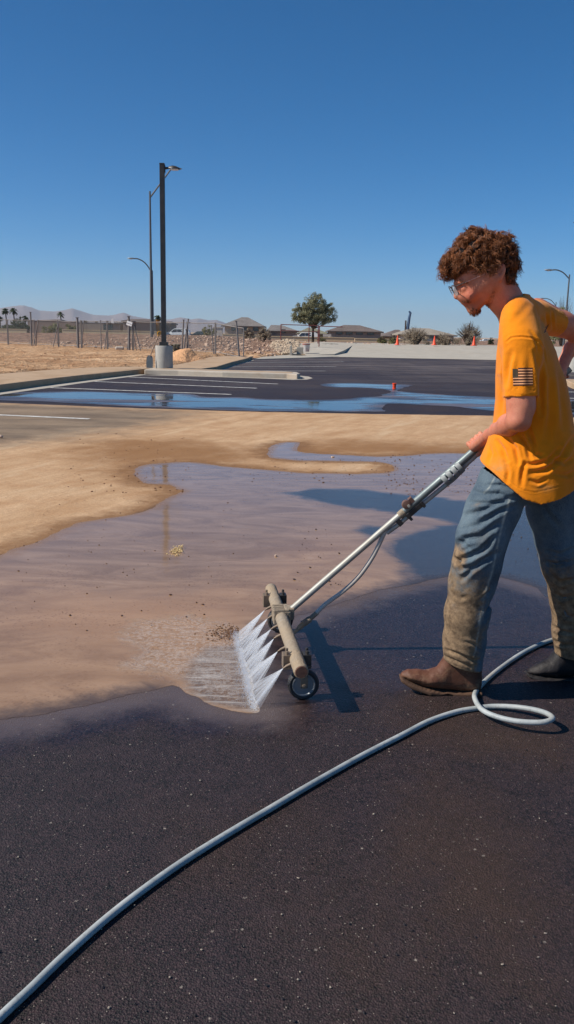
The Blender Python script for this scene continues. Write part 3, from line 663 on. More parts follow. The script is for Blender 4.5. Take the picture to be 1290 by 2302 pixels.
def heap(name, label, cat, c, rx, ry, h, mat, seed, n=48, kind=None):
    V = []; F_ = []
    for i in range(n):
        for j in range(n):
            u, v = -1.25+2.5*i/(n-1), -1.25+2.5*j/(n-1); x, y = c[0]+u*rx, c[1]+v*ry; q = math.hypot(u, v)
            hh = h*max(0, 1-q)**.85 * (1+.0)+.10*h*float(fbm(x*3, y*3, 0, 4, seed))*max(0, 1.1-q)
            V.append((x, y, gz(x, y)-.03+max(hh, -.02)))
    for i in range(n-1):
        for j in range(n-1): F_.append((i*n+j, (i+1)*n+j, (i+1)*n+j+1, i*n+j+1))
    o = mesh_obj(name, V, F_, mat, smooth=True); return tag(o, label, cat, kind=kind)
q = fpt(424, -6); HEAPM = simple('loose_dirt', lin(206, 156, 112), .95, var=.25, scale=3, bump=1, bscale=7, bdist=.1)
q = W(428, 797, 38); heap('dirt_mound', 'loose heap of orange-tan dirt behind the concrete lamp base', 'dirt mound', (q.x, q.y), 1.35, 1.2, .62, HEAPM, 4)
heap('dirt_mound', 'low spread of crumbled dirt beside the larger orange-tan heap', 'dirt mound', (q.x+1.5, q.y-.6), 1.2, .9, .2, HEAPM, 9)
# riprap bank with broken stones, concrete box and bucket
rb = [W(x, y, Y) for x, y, Y in ((590, 797, 52), (700, 786, 55))]
def rip(r):
    px = r.uniform(583, 672); q = r.random(); Yl = np.interp(px, [572, 640, 717], [50, 53, 61]); Yd = Yl+q*(np.interp(px, [572, 717], [67, 70])-Yl)
    lo = np.interp(px, [585, 640, 720], [803, 796, 782]); hi = np.interp(px, [585, 620, 650, 720], [785, 766, 764, 770])
    p = W(px, lo+(hi-lo)*q, Yd); return (p.x, p.y, p.z)
def rip_surface():
    V = []; n, m = 26, 14
    for j in range(m):
        q = j/(m-1)
        for i in range(n):
            px = 572+145*i/(n-1); lo = np.interp(px, [585, 640, 720], [805, 798, 784]); hi = np.interp(px, [585, 620, 650, 720], [787, 767, 765, 771])
            Yl = np.interp(px, [572, 640, 717], [50, 53, 61]); p = W(px, lo+(hi-lo)*q, Yl+q*(np.interp(px, [572, 717], [67, 70])-Yl)); V.append((p.x, p.y, p.z-.03+.05*float(fbm(p.x*2, p.y, 0, 3, 3))))
    V += [(v[0]*1.0, v[1]+8, .55) for v in V[(m-1)*n:]]; m += 1
    return V, [(j*n+i, j*n+i+1, (j+1)*n+i+1, (j+1)*n+i) for j in range(m-1) for i in range(n-1)]
V, F_ = rip_surface(); mesh_obj('earth_bank', V, F_, DIRT, smooth=True)['kind'] = 'structure'
V, F_ = rock_mesh(1000, rip, lambda r: .05+.11*r.random()**1.6, 8)
tag(mesh_obj('riprap', V, F_, simple('pale_rock', lin(176, 156, 132), .9, var=.4, scale=.9, bump=.4, bscale=9, bdist=.03)), kind='stuff')
q = W(664, 794, 53); t_ = thing('drain_box', 'small concrete drain box opening set in the rock bank', 'drain box', (q.x, q.y, q.z-.1))
MB().box((-.28, 0, .25), (.14, .7, .62)).box((.28, .25, .22), (.42, .14, .5)).build('concrete_wall', CONW, t_, bevel=.02)
MB().box((.2, .1, .02), (.8, .5, .06)).build('floor_slab', CONS, t_)
q = W(688, 790.5, 55); t_ = thing('bucket', 'white and rust-stained upright barrel beside the rock bank', 'bucket', (q.x, q.y, q.z))
MB().lathe([(.19, 0), (.2, .03), (.235, .46), (.245, .48), (.245, .52), (.225, .52), (.2, .1)], n=20).build('shell', simple('bucket_white', (.6, .6, .58), .5, dirt=lin(160, 90, 70), dirtamt=.7, dscale=4), t_, True)
MB().lathe([(.248, .44), (.255, .46), (.255, .49), (.248, .5)], n=20).build('rim', simple('rust', lin(150, 80, 66), .7), t_, True)
q = W(397, 789, 40); heap('plaster_bag', 'crumpled white bag lying by the dirt mound', 'bag', (q.x, q.y), .22, .2, .3, simple('white_bag', (.75, .74, .70), .6), 12, 14)
V, F_ = rock_mesh(60, lambda r: (lambda p: (p.x, p.y, p.z))(W(r.uniform(385, 402), r.uniform(775, 795), 40)), lambda r: .05+.06*r.random(), 15)
tag(mesh_obj('debris_pile', V, F_, simple('dark_debris', lin(96, 90, 74), .9, var=.5, scale=3)), 'dark rubble pile beside the crumpled white bag', 'debris')
# shovel leaning on the concrete base
bb = G(366, 828.5, .15); s0 = Vector((bb.x-.44, bb.y+.05, .16))
t_ = thing('shovel', 'flat-bladed shovel leaning on the concrete lamp base', 'shovel', tuple(s0))
bl = []
for (u, z) in ((-.10, .0), (.10, 0), (.115, .15), (.105, .32), (.07, .38), (.02, .40), (-.02, .40), (-.06, .38), (-.095, .32), (-.105, .15)): bl.append((u, z))
n = len(bl); V = [(u, .02*math.cos(u*14)+z*.10, z) for u, z in bl]+[(u, .02*math.cos(u*14)+z*.10-.008, z) for u, z in bl]
MB().add(V, [tuple(reversed(range(n))), tuple(range(n, 2*n))]+[(i, (i+1) % n, n+(i+1) % n, n+i) for i in range(n)]).build('blade', simple('shovel_steel', (.16, .17, .17), .5, .6), t_)
MB().tube([(.02, .03, .36), (.08, .08, .55), (.26, .2, 1.0)], .017, 8).build('shaft', simple('shaft_wood', lin(140, 112, 90), .6), t_, True)
YEL = simple('handle_yellow', lin(210, 150, 40), .5)
a, c, d, e = Vector((.26, .2, 1.0)), Vector((.25, .17, 1.13)), Vector((.36, .22, 1.15)), Vector((.30, .21, 1.02))
MB().tube([a, c, c.lerp(d, .5)+Vector((0, 0, .02)), d, e], .018, 8).build('grip', YEL, t_, True)
# ---------------------------------------------------------------- handrails
REDP = simple('red_brown_rail', lin(112, 52, 46), .5, var=.2)
def handrail(label, pts, Y, posts, top, mid):
    t = thing('handrail', label, 'handrail', tuple(W(*posts[0], Y)))
    o0 = Vector(t.location)
    MB().tube([W(a, b, Y+k*.0)-o0 for k, (a, b) in enumerate(top)], .028, 8).build('top_rail', REDP, t, True)
    if mid: MB().tube([W(a, b, Y)-o0 for a, b in mid], .022, 8).build('middle_rail', REDP, t, True)
    for px, py in posts:
        b_ = W(px, py, Y)-o0; tt = W(px, np.interp(px, [q[0] for q in top], [q[1] for q in top]), Y)-o0
        MB().tube([b_-Vector((0, 0, .1)), Vector((b_.x, b_.y, tt.z))], .034, 8).build('post', REDP, t, True)
handrail('red-brown handrail in front of the round tree trunk', None, 60, [(631, 761), (694, 767), (714.5, 769)], [(631, 729.5), (632, 729.5), (714, 732), (715, 733)], [(631, 742.5), (714, 746)])
handrail('short red-brown handrail ending at the raised walk', None, 58, [(717, 776)], [(717, 733), (770, 735)], None)
for i, px in enumerate((726, 739, 751)):  # thin dark boxes standing in for short shadows on the walk
    q = W(px, 773.5, 66); tag(MB().box((0, 0, 0), (.07, 1.3, .02), .35).build('shadow_dash', BLK), 'dark strip standing in for a shadow across the raised concrete walk', 'shadow_strip', 'dark shadow strips on the raised walk').location = (q.x, q.y, q.z+.02)
# ---------------------------------------------------------------- houses and far walls
STUC = {k: simple('stucco_'+k, c, .9, var=.12, scale=.6, bump=.2, bscale=6, bdist=.02) for k, c in dict(grey=lin(150, 136, 122), tan=lin(176, 156, 132), brown=lin(140, 120, 106), cream=lin(206, 184, 146), pale=lin(196, 186, 172), olive=lin(128, 124, 96)).items()}
def tile_mat(name, c):
    t = NT(name); b = t.new('TexBrick'); t.put(b.inputs['Vector'], t.mapping(t.obj(), (1, 1, 1))); b.inputs['Scale'].default_value = 1.6; b.inputs['Mortar Size'].default_value = .04
    b.inputs['Color1'].default_value = (*c, 1); b.inputs['Color2'].default_value = (*[x*.7 for x in c], 1); b.inputs['Mortar'].default_value = (*[x*.45 for x in c], 1)
    return t.set(t.mix(t.mr(t.noise(.5, 4), .35, .65, 0, .35), b.outputs[0], tuple(x*1.3 for x in c)), .85)
TILE = dict(grey=tile_mat('grey_tile', lin(132, 124, 118)), tan=tile_mat('tan_tile', lin(160, 148, 132)), brown=tile_mat('brown_tile', lin(118, 104, 96)), green=tile_mat('green_tile', lin(136, 132, 108)))
GLASS = simple('dark_window', (.03, .035, .04), .12, var=.1, spec=.8); TRIM = simple('dark_trim', lin(86, 74, 66), .7)
def house(label, l, r, eave, ridge, Y, base_z, wall, roof, over=.5, depth=11, ridge_f=(.35, .65), wins=(), cat='house', chimney=False):
    """l, r wall ends, eave and ridge heights, all seen at the front wall's distance"""
    mid = (l+r)/2; A_, B_ = W(l, eave, Y), W(r, eave, Y); zt = W(mid, eave, Y).z; zr_ = W(mid, ridge, Y+depth/2).z
    w_ = B_.x-A_.x; t = thing('house', label, cat, (A_.x, Y, base_z)); h = zt-base_z; hr_ = zr_-base_z
    body = MB().box((w_/2, depth/2, h/2), (w_, depth, h)); body.build('wall', STUC[wall], t)
    o = over; fz = h+.02
    V = [(-o, -o, fz), (w_+o, -o, fz), (w_+o, depth+o, fz), (-o, depth+o, fz), (w_*ridge_f[0], depth/2, hr_), (w_*ridge_f[1], depth/2, hr_), (-o, -o, fz-.22), (w_+o, -o, fz-.22), (w_+o, depth+o, fz-.22), (-o, depth+o, fz-.22)]
    F_ = [(0, 1, 5, 4), (1, 2, 5), (2, 3, 4, 5), (3, 0, 4), (0, 6, 7, 1), (1, 7, 8, 2), (2, 8, 9, 3), (3, 9, 6, 0), (6, 9, 8, 7)]
    ro = MB().add(V, F_).build('roof', TILE[roof], t)
    MB().box((w_/2, -o-.02, fz-.12), (w_+2*o, .05, .24)).build('fascia', TRIM, t)
    if chimney: MB().box((w_*.62, depth*.45, hr_+.1), (.5, .5, .7)).build('chimney', STUC[wall], ro)
    for (x, z, ww, hh) in wins:
        f = MB().box((x*w_, -.04, z), (ww+.2, .06, hh+.2)).build('window', TRIM, t); MB().box((x*w_, -.085, z), (ww, .03, hh)).build('pane', GLASS, f)
    return t
house('grey hip-roofed house nearest the end of the chain-link fence', 505, 587, 733, 713, 215, .35, 'tan', 'grey', .9, 13, (.42, .60), [(.25, 1.9, 1.2, .9), (.55, 1.9, 1.2, .9), (.85, 1.9, 1.2, .9)])
house('long low grey-roofed house between the hip-roofed house and the tree', 604, 668, 744, 731, 230, .35, 'grey', 'grey', .5, 14, (.05, .45), [(.5, 1.6, 1.2, .8)])
house('small house with a greenish roof behind the round tree trunk', 672, 738, 750, 737, 200, .35, 'olive', 'green', .6, 12, (.3, .5), [(.6, 1.2, 1.1, .7)])
house('dark brown-roofed house beyond the cream wall, with small high windows', 742, 856, 745, 731, 190, .35, 'grey', 'brown', .6, 12, (.30, .62), [(.18, 1.45, 1.3, .7), (.38, 1.45, 1.3, .7), (.58, 1.45, 1.3, .7), (.8, 1.45, 1.3, .7)])
house('wide tan-roofed house behind the twiggy grey shrubs and orange cones', 900, 1020, 753, 738, 195, .35, 'pale', 'tan', .7, 14, (.30, .62), [(.25, 1.0, 1.6, .7), (.6, 1.0, 1.8, .7)])
house('lower tan-roofed wing beside the wide tan-roofed house', 864, 905, 756, 741, 205, .35, 'tan', 'brown', .7, 12, (.75, .98), [(.5, .9, 1.2, .6)])
house('small far house with a dark roof at the edge of the cream wall', 850, 876, 757, 748, 240, .35, 'grey', 'grey', .5, 12)
def wall_run(name, label, l, r, top, Y, bz, mat, th=.4, cap=None):
    A_, B_ = W(l, top, Y), W(r, top+(r-l)*math.tan(ROLL), Y); t = thing(name, label, 'wall', (A_.x, Y, bz)); L_ = B_.x-A_.x; h = A_.z-bz
    MB().box((L_/2, 0, h/2), (L_, th, h)).build('block_face', mat, t)
    MB().box((L_/2, 0, h+.04), (L_+.05, th+.1, .09)).build('coping', cap or mat, t)
    return t
wall_run('boundary_wall', 'long grey-brown block wall behind the palm trees and fence', 62, 170, 721, 172, .3, STUC['brown'])
wall_run('boundary_wall', 'grey-brown block wall section beside the small palm crown', 171, 252, 725, 176, .3, STUC['grey'])
house('low flat house with a grey garage door behind the fence', 236, 270, 726, 724, 160, .35, 'grey', 'grey', .2, 9, (.2, .8), [(.2, 1.1, 1.6, 1.6)])
house('grey-brown house with a dark flat roof beside the tall street lights', 276, 338, 722, 717, 158, .35, 'brown', 'brown', .3, 10, (.1, .9), [(.35, 1.4, 1.0, .8)])
house('low house with a dark flat roof between the poles and the palm', 344, 381, 727, 722, 168, .35, 'brown', 'brown', .3, 10, (.1, .9))
house('distant house with a small raised roof block near the thick tall post', 84, 128, 721, 717.5, 190, .35, 'grey', 'brown', .2, 9, (.6, .95))
wall_run('low_wall', 'low cream wall along the road behind the dirt slope', -60, 60, 738.5, 140, .3, STUC['cream'])
wall_run('low_wall', 'low cream wall stretch between the hedge and the street lights', 140, 352, 741.5, 138, .3, STUC['cream'])
wall_run('low_wall', 'ochre wall behind the rock bank and the handrails', 600, 795, 756.5, 108, .3, STUC['cream'])
wall_run('low_wall', 'ochre wall stretch between the dark brown house and the shrubs', 797, 905, 761.5, 104, .3, STUC['cream'])
wall_run('low_wall', 'cream wall in front of the grey hip-roofed house', 500, 590, 752, 125, .3, STUC['cream'])
q = W(735, 754, 106); tag(MB().box((0, 0, 0), (1.0, .05, .30)).build('house_plate', STUC['pale']), 'small pale plaque above the ochre wall beside the handrail post', 'plaque').location = (q.x, q.y, q.z)
q = W(490, 752, 150); tag(MB().box((0, 0, .5), (1.6, 1.2, 2.6)).box((0, 0, 1.85), (1.8, 1.4, .12)).build('utility_shed', STUC['pale']), 'small pale shed beside the olive bush', 'shed').location = (q.x, q.y, .3)
# mast with a bent head above the tan roof
q = W(916, 741, 180); t_ = thing('mast', 'blue-grey mast with a bent head above the tan roof', 'mast', tuple(q))
zt = W(921, 700, 180); MB().tube([(0, 0, 0), (.25, 0, zt.z-q.z-1.2), (.45, 0, zt.z-q.z-.3)], [.32, .28, .22], 8).build('column', simple('mast_blue', lin(62, 84, 112), .5), t_, True)
MB().tube([(.5, 0, zt.z-q.z-.5), (.15, 0, zt.z-q.z+.05)], [.28, .16], 8).build('bent_head', simple('mast_blue', lin(62, 84, 112), .5), t_, True)
MB().box((-.45, 0, .9), (.3, .3, 1.9)).build('side_box', TRIM, t_)
# ---------------------------------------------------------------- plants
def leaf_mat(name, c1, c2, rough=.7):
    t = NT(name); g_ = t.new('NewGeometry'); n = t.noise(.9, 3)
    c = t.mix(g_.outputs['Random Per Island'], c1, c2); c = t.mix(t.mr(n, .35, .65, 0, .35), c, tuple(x*1.25 for x in c2))
    t.set(c, rough, spec=.25); tr = t.new('BsdfTranslucent'); t.put(tr.inputs[0], c); mx = t.new('MixShader'); mx.inputs[0].default_value = .22
    t.l.new(t.bsdf.outputs[0], mx.inputs[1]); t.l.new(tr.outputs[0], mx.inputs[2]); t.l.new(mx.outputs[0], t.out.inputs[0]); return t.m
def leaf_cloud(centres, radii, n, size, r, aspect=2.2, droop=0):
    """n leaf quads gathered about clump centres"""
    k = r.integers(0, len(centres), n); d = r.normal(size=(n, 3)); d /= np.linalg.norm(d, axis=1)[:, None]
    p = centres[k]+d*radii[k][:, None]*(r.random(n)**.45)[:, None]*np.array([1, 1, .8])
    a = r.normal(size=(n, 3)); a[:, 2] -= droop; a /= np.linalg.norm(a, axis=1)[:, None]
    b = np.cross(a, r.normal(size=(n, 3))); b /= np.linalg.norm(b, axis=1)[:, None]
    s = size*r.uniform(.6, 1.4, n)[:, None]
    V = np.stack([p-a*s*aspect/2, p+b*s/2, p+a*s*aspect/2, p-b*s/2], 1).reshape(-1, 3)
    return V, np.arange(4*n).reshape(-1, 4)
BARK = simple('bark', lin(74, 58, 46), .95, var=.3, scale=5, bump=.6, bscale=20, bdist=.02)
def tree(name, label, cat, base, blobs, nclump, nleaf, leaf, mat, trunk_r, fork, seed, clump_r=.38, trunks=2, group=None, droop=.3):
    """blobs: (x, y, z, rx, ry, rz) ellipsoids of the crown, relative to the base"""
    r = np.random.default_rng(seed); t = thing(name, label, cat, tuple(base), group=group); cs = []
    vol = np.array([b[3]*b[4]*b[5] for b in blobs]); pk = r.choice(len(blobs), nclump, p=vol/vol.sum())
    for i in pk:
        d = r.normal(size=3); d /= np.linalg.norm(d); q = r.random()**.38; b = blobs[i]; cs.append([b[0]+d[0]*b[3]*q, b[1]+d[1]*b[4]*q, b[2]+d[2]*b[5]*q])
    cs = np.array(cs); rr = clump_r*r.uniform(.6, 1.3, nclump)
    V, F_ = leaf_cloud(cs, rr, nleaf, leaf, r, droop=droop); mesh_obj('crown', V, F_, mat, t)
    m = MB(); top = Vector((0, 0, fork))
    for k in range(trunks):
        a = 2*math.pi*k/trunks+.5; st = Vector((.0, 0, 0))
        m.tube([(0, 0, -.2), (0, 0, fork*.5), top, top+Vector((math.cos(a)*.35, .1, .6))*trunk_r*8], [trunk_r*1.2, trunk_r, trunk_r*.85, trunk_r*.6], 8)
    for c in cs[r.choice(nclump, min(nclump, 26), replace=False)]:
        c = Vector(c); a = top.lerp(c, .45)+Vector((0, 0, -.1)); m.tube([top+Vector((0, 0, -.05)), a, c], [trunk_r*.55, trunk_r*.3, trunk_r*.1], 5)
    m.build('trunk', BARK, t, True); return t
LEAF_O = leaf_mat('olive_leaf', lin(92, 94, 68), lin(150, 146, 112))
q = W(703, 768, 75); s_ = M_(1, 75)
def TB(px, py, rx, ry): p = W(px, py, 75)-q; return (p.x, p.y, p.z, rx*s_, rx*s_*.95, ry*s_)
tree('round_tree', 'round olive-green tree standing alone behind the handrails', 'tree', q, [TB(680, 703, 26, 20), TB(706, 692, 30, 32), TB(728, 706, 27, 24), TB(742, 694, 14, 16), TB(668, 716, 14, 10), TB(700, 717, 34, 12), TB(740, 722, 15, 9), TB(708, 668, 12, 10)], 340, 30000, .046, LEAF_O, .10, 1.15, 11, .235)
TWIG = leaf_mat('twig_leaf', lin(132, 118, 100), lin(172, 156, 134)); SAGE = leaf_mat('sage_leaf', lin(96, 96, 60), lin(140, 134, 90)); DKG = leaf_mat('dark_leaf', lin(44, 54, 34), lin(80, 88, 56)); PALEG = leaf_mat('pale_green_leaf', lin(110, 116, 76), lin(160, 158, 116))
def bush(name, label, px, top, w_, base, Y, mat, seed, n=2500, leaf=.04, twigs=60, group=None, cat='shrub', bz=None):
    r = np.random.default_rng(seed); b_ = W(px, base, Y); s = M_(1, Y); h = (base-top)*s; rx = w_/2*s
    if bz is not None: h += b_.z-bz; b_.z = bz
    t = thing(name, label, cat, tuple(b_), group=group); cs = []
    for i in range(46):
        a = r.uniform(0, 6.28); q_ = r.random()**.5; z = r.uniform(.12, 1)*h*(1-.45*q_*q_); cs.append([math.cos(a)*q_*rx*.88, math.sin(a)*q_*rx*.8, z*.9])
    cs = np.array(cs); V, F_ = leaf_cloud(cs, np.full(46, .22*min(h, rx)+.02)*r.uniform(.6, 1.3, 46), n, leaf, r); mesh_obj('foliage', V, F_, mat, t)
    m = MB()
    for i in range(twigs):
        a = r.uniform(0, 6.28); q_ = r.random()**.6; e = Vector((math.cos(a)*q_*rx, math.sin(a)*q_*rx*.8, h*(1.05-.45*q_*q_)*r.uniform(.75, 1.08)))
        m.tube([(e.x*.08, e.y*.08, -.05), e*.5+Vector((0, 0, h*.12)), e], [.022, .012, .005], 4, cap=False)
    m.build('stem', BARK, t); return t
GS = 'twiggy shrubs along the top of the driveway'
bush('desert_shrub', 'widest twiggy shrub, between the two nearer orange cones', 934, 737, 74, 774, 72, TWIG, 21, 5200, .035, 160, GS, bz=.6)
bush('desert_shrub', 'lower twiggy shrub just beside the middle orange cone', 1000, 749, 60, 775, 72, TWIG, 22, 3800, .035, 120, GS, bz=.6)
bush('desert_shrub', 'tallest twiggy shrub with upright stems next to the last orange cone', 1052, 727, 66, 777, 72, TWIG, 23, 5000, .035, 220, GS, bz=.6)
bush('desert_shrub', 'small green spiky plant beside the first orange cone', 884, 755, 26, 772, 74, SAGE, 24, 1500, .04, 80, GS, bz=.62)
bush('desert_shrub', 'small green spiky plant in front of the ochre wall', 858, 756, 24, 772, 76, SAGE, 25, 1500, .04, 80, GS, bz=.62)
bush('desert_shrub', 'small dark bush far off beside the yellow shirt', 1103, 757, 15, 776, 110, DKG, 26, 1200, .06, 20, bz=.3)
bush('desert_shrub', 'bare grey-brown shrub in front of the grey hip-roofed house', 559, 738, 30, 757, 80, TWIG, 27, 2200, .04, 90, bz=.75)
bush('desert_shrub', 'bare grey-brown shrub at the corner of the rock bank', 594, 736, 36, 764, 72, TWIG, 28, 2600, .04, 110, bz=.75)
bush('olive_bush', 'olive bush between the dark car and the hip-roofed house', 469, 729, 34, 756, 140, SAGE, 29, 3000, .08, 20, bz=.3)
bush('hedge', 'clipped green hedge in front of the grey-brown wall', 137, 727, 96, 748, 150, SAGE, 30, 9000, .09, 30, cat='hedge', bz=.3)
bush('hedge', 'dusty grey-green hedge below the paired palm trees', 34, 721, 66, 746, 150, DKG, 31, 7000, .09, 30, cat='hedge', bz=.3)
bush('olive_bush', 'rounded green bush between the paired palms and the tall post', 44, 706, 34, 730, 180, DKG, 32, 3500, .1, 10, bz=.3)
bush('olive_bush', 'pale round bush behind the fence tag', 251, 717, 24, 738, 220, PALEG, 33, 2600, .1, 20, bz=.3)
bush('olive_bush', 'dark small bush beside the flat-roofed house', 273, 717, 9, 738, 220, DKG, 34, 900, .1, 5, bz=.3)
bush('olive_bush', 'dark bush beside the orange-trunked palm', 374, 722, 16, 745, 175, DKG, 35, 1500, .1, 5, bz=.3)
bush('roadside_tree', 'pale thin-leaved tree behind the worker and the street lights', 1262, 676, 64, 765, 110, PALEG, 36, 7000, .08, 160, cat='tree', bz=.5)
bush('olive_bush', 'grey-green bush behind the driveway kerb near the ochre wall', 722, 757, 22, 772, 90, SAGE, 37, 1000, .05, 20, bz=.5)
def palm(label, px, top, r_px, base, Y, seed, skirt=None, n=26, trunk_px=2.6, name='palm_tree'):
    r = np.random.default_rng(seed); c = W(px, top+r_px*.85, Y); s = M_(1, Y); R_ = r_px*s; t = thing(name, label, 'palm tree', (c.x, Y, .3), group='palm trees beyond the fence'); h = c.z-.3
    MB().tube([(0, 0, 0), (.1, 0, h*.5), (0, 0, h)], [trunk_px*s*.6, trunk_px*s*.5, trunk_px*s*.5], 8).build('trunk', BARK, t, True)
    m = MB()
    for i in range(n*2):
        a = r.uniform(0, 6.28); el = r.uniform(-.75, 1.35); d = Vector((math.cos(a)*math.cos(el), math.sin(a)*math.cos(el), math.sin(el))); side = Vector((-math.sin(a), math.cos(a), 0)); prev = None
        for k in range(5):
            u = k/4; p = Vector((0, 0, h))+d*R_*u*r.uniform(.92, 1.0)+Vector((0, 0, -R_*.45*u*u)); wd = R_*.17*(1-abs(u-.55)*1.5)+.01
            cur = (p-side*wd+Vector((0, 0, -wd*.5)), p, p+side*wd+Vector((0, 0, -wd*.5)))
            if prev: m.add([prev[0], prev[1], prev[2], cur[0], cur[1], cur[2]], [(0, 1, 4, 3), (1, 2, 5, 4)])
            prev = cur
    o = m.build('fronds', DKG, t)
    if skirt:
        k = MB()
        for i in range(40):
            a = r.uniform(0, 6.28); k.tube([(0, 0, h-.1), (math.cos(a)*R_*.35, math.sin(a)*R_*.35, h-R_*.5), (math.cos(a)*R_*.28, math.sin(a)*R_*.28, h-skirt*s)], [.05*R_, .07*R_, .02], 4)
        k.build('dry_skirt', leaf_mat('dry_frond', lin(170, 112, 40), lin(196, 140, 70)), t)
    return t
palm('tall palm on the outer side of the pair', 12, 689, 10, 735, 200, 41)
palm('tall palm on the inner side of the pair, nearer the mountain peak', 30, 688, 11, 735, 200, 42)
palm('short palm crown beside the round bush', 56, 706, 9, 735, 180, 43)
palm('short palm crown cut by the frame edge', -1, 707, 9, 735, 180, 44)
palm('lone small palm standing before the second mountain peak', 136, 697, 10, 735, 260, 45, n=20)
palm('low palm crown just beside the second thick fence post', 192, 717, 9, 735, 190, 46)
palm('tiny far palm crown peeking over the block wall', 217, 720, 7, 735, 260, 47)
palm('palm with an orange dry skirt between the poles', 354, 704, 11, 745, 160, 48, skirt=34, trunk_px=5)
# ---------------------------------------------------------------- cars on the far road
def car(label, px0, px1, base, Y, paint, style, bz=.42):
    a, b_ = W(px0, base, Y), W(px1, base, Y); L_ = b_.x-a.x; k = L_/4.7; t = thing('parked_car', label, 'car', ((a.x+b_.x)/2, Y, bz))
    prof = dict(suv=[(-2.3, .35), (-2.3, .85), (-2.2, 1.0), (-1.3, 1.1), (-.7, 1.62), (-.3, 1.72), (1.7, 1.72), (2.1, 1.5), (2.3, 1.0), (2.3, .35)],
                sedan=[(-2.3, .3), (-2.3, .7), (-1.4, .95), (-.6, 1.42), (.5, 1.45), (1.3, 1.0), (2.2, .9), (2.3, .6), (2.3, .3)])[style]
    hw = .9; V = []
    for y in (-hw, hw):
        for (x, z) in prof: V.append((x*k, y*(1 if z < 1.05 else .82), z*k))
    n = len(prof); F_ = [tuple(reversed(range(n))), tuple(range(n, 2*n))]+[(i, (i+1) % n, n+(i+1) % n, n+i) for i in range(n)]
    MB().add(V, F_).build('body', paint, t, bevel=.05)
    top = 1.62 if style == 'suv' else 1.36
    for (x0, x1, x2, x3) in ([(-1.1, -.1, -.1, -.62), (0, 1.0, 1.0, 0), (1.1, 2.0, 1.85, 1.1)] if style == 'suv' else [(-1.2, -.1, -.1, -.62), (0, 1.0, .45, 0)]):
        MB().add([(x0*k, -hw*.93, 1.08*k), (x1*k, -hw*.93, 1.08*k), (x2*k, -hw*.80, top*k), (x3*k, -hw*.80, top*k), (x0*k, -hw*.80, 1.08*k), (x1*k, -hw*.8, 1.08*k), (x2*k, -hw*.7, top*k), (x3*k, -hw*.7, top*k)],
                 [(0, 1, 2, 3), (7, 6, 5, 4), (0, 4, 5, 1), (1, 5, 6, 2), (2, 6, 7, 3), (3, 7, 4, 0)]).build('window', GLASS, t)
    for x in (-1.45, 1.45):
        for y in (-.82, .82):
            w_ = MB().lathe([(.2*k, -.1), (.33*k, -.1), (.34*k, -.05), (.34*k, .05), (.33*k, .1), (.2*k, .1)], (x*k, y, .33*k), 16, Matrix.Rotation(math.pi/2, 3, 'X')).build('wheel', BLK, t)
            MB().lathe([(.05, -.11), (.19*k, -.105), (.19*k, .105), (.05, .11)], (x*k, y, .33*k), 12, Matrix.Rotation(math.pi/2, 3, 'X')).build('rim', GALV, w_)
    return t
car('white and teal-windowed wagon on the road behind the fence', 371, 428, 758, 165, simple('white_car', (.72, .76, .76), .25, var=.05), 'suv', .1)
car('dark blue-green sedan directly behind the white wagon', 424, 478, 760, 170, simple('dark_car', lin(50, 66, 72), .25, var=.05), 'sedan', .0)
car('cream-white station wagon partly hidden behind the ochre wall and the round tree', 656, 716, 762, 150, simple('cream_car', (.70, .68, .62), .3, var=.05), 'suv', -.05)
q = W(1092, 772, 110); car('tiny white car far off beyond the last orange cone', 1078, 1101, 776, 260, simple('white_car', (.72, .76, .76), .25, var=.05), 'suv', -.2)
# ---------------------------------------------------------------- cones
ORG = simple('cone_orange', lin(236, 74, 28), .5, var=.08); 
def cone(px, base, Y, label, h=.71, group='orange cones along the top of the driveway', z=None):
    p = W(px, base, Y)
    if z is not None: p.z = z
    t = thing('traffic_cone', label, 'traffic cone', tuple(p), .3, group)
    MB().lathe([(.145, .03), (.13, .05), (.035, h-.02), (.03, h), (.02, h)], n=18).build('cone_body', ORG, t, True)
    MB().box((0, 0, .018), (.36, .36, .035)).build('base_plate', ORG, t, bevel=.008)
    return t
cone(893, 775.5, 66, 'orange traffic cone furthest from the worker, beside the small green plants')
cone(976, 776, 66, 'orange traffic cone between the two twiggy shrubs')
cone(1065, 777, 66, 'orange traffic cone closest to the worker, by the tallest shrub')
p = G(886, 874); t_ = thing('marker', 'small orange plastic marker standing in the sky-blue puddle', 'marker cone', (p.x, p.y, .004))
MB().lathe([(.035, 0), (.037, .01), (.040, .02), (.046, .115), (.056, .12), (.056, .135), (.04, .14), (.02, .136)], n=18).build('cup_body', ORG, t_, True)
MB().lathe([(.05, 0), (.05, .008), (.03, .012)], n=18).build('base_ring', ORG, t_, True)
# ---------------------------------------------------------------- haze
hz = MB().box((0, 4490, 114), (17800, 9120, 232)).build('haze', None); hz['kind'] = 'stuff'
hm = bpy.data.materials.new('haze_air'); hm.use_nodes = True; nt = hm.node_tree; nt.nodes.remove(nt.nodes['Principled BSDF'])
pv = nt.nodes.new('ShaderNodeVolumePrincipled'); pv.inputs['Color'].default_value = (.78, .87, 1, 1); pv.inputs['Density'].default_value = 1.1e-4; pv.inputs['Anisotropy'].default_value = .2
nt.links.new(pv.outputs[0], nt.nodes['Material Output'].inputs['Volume']); hz.data.materials.append(hm); hz.visible_shadow = True
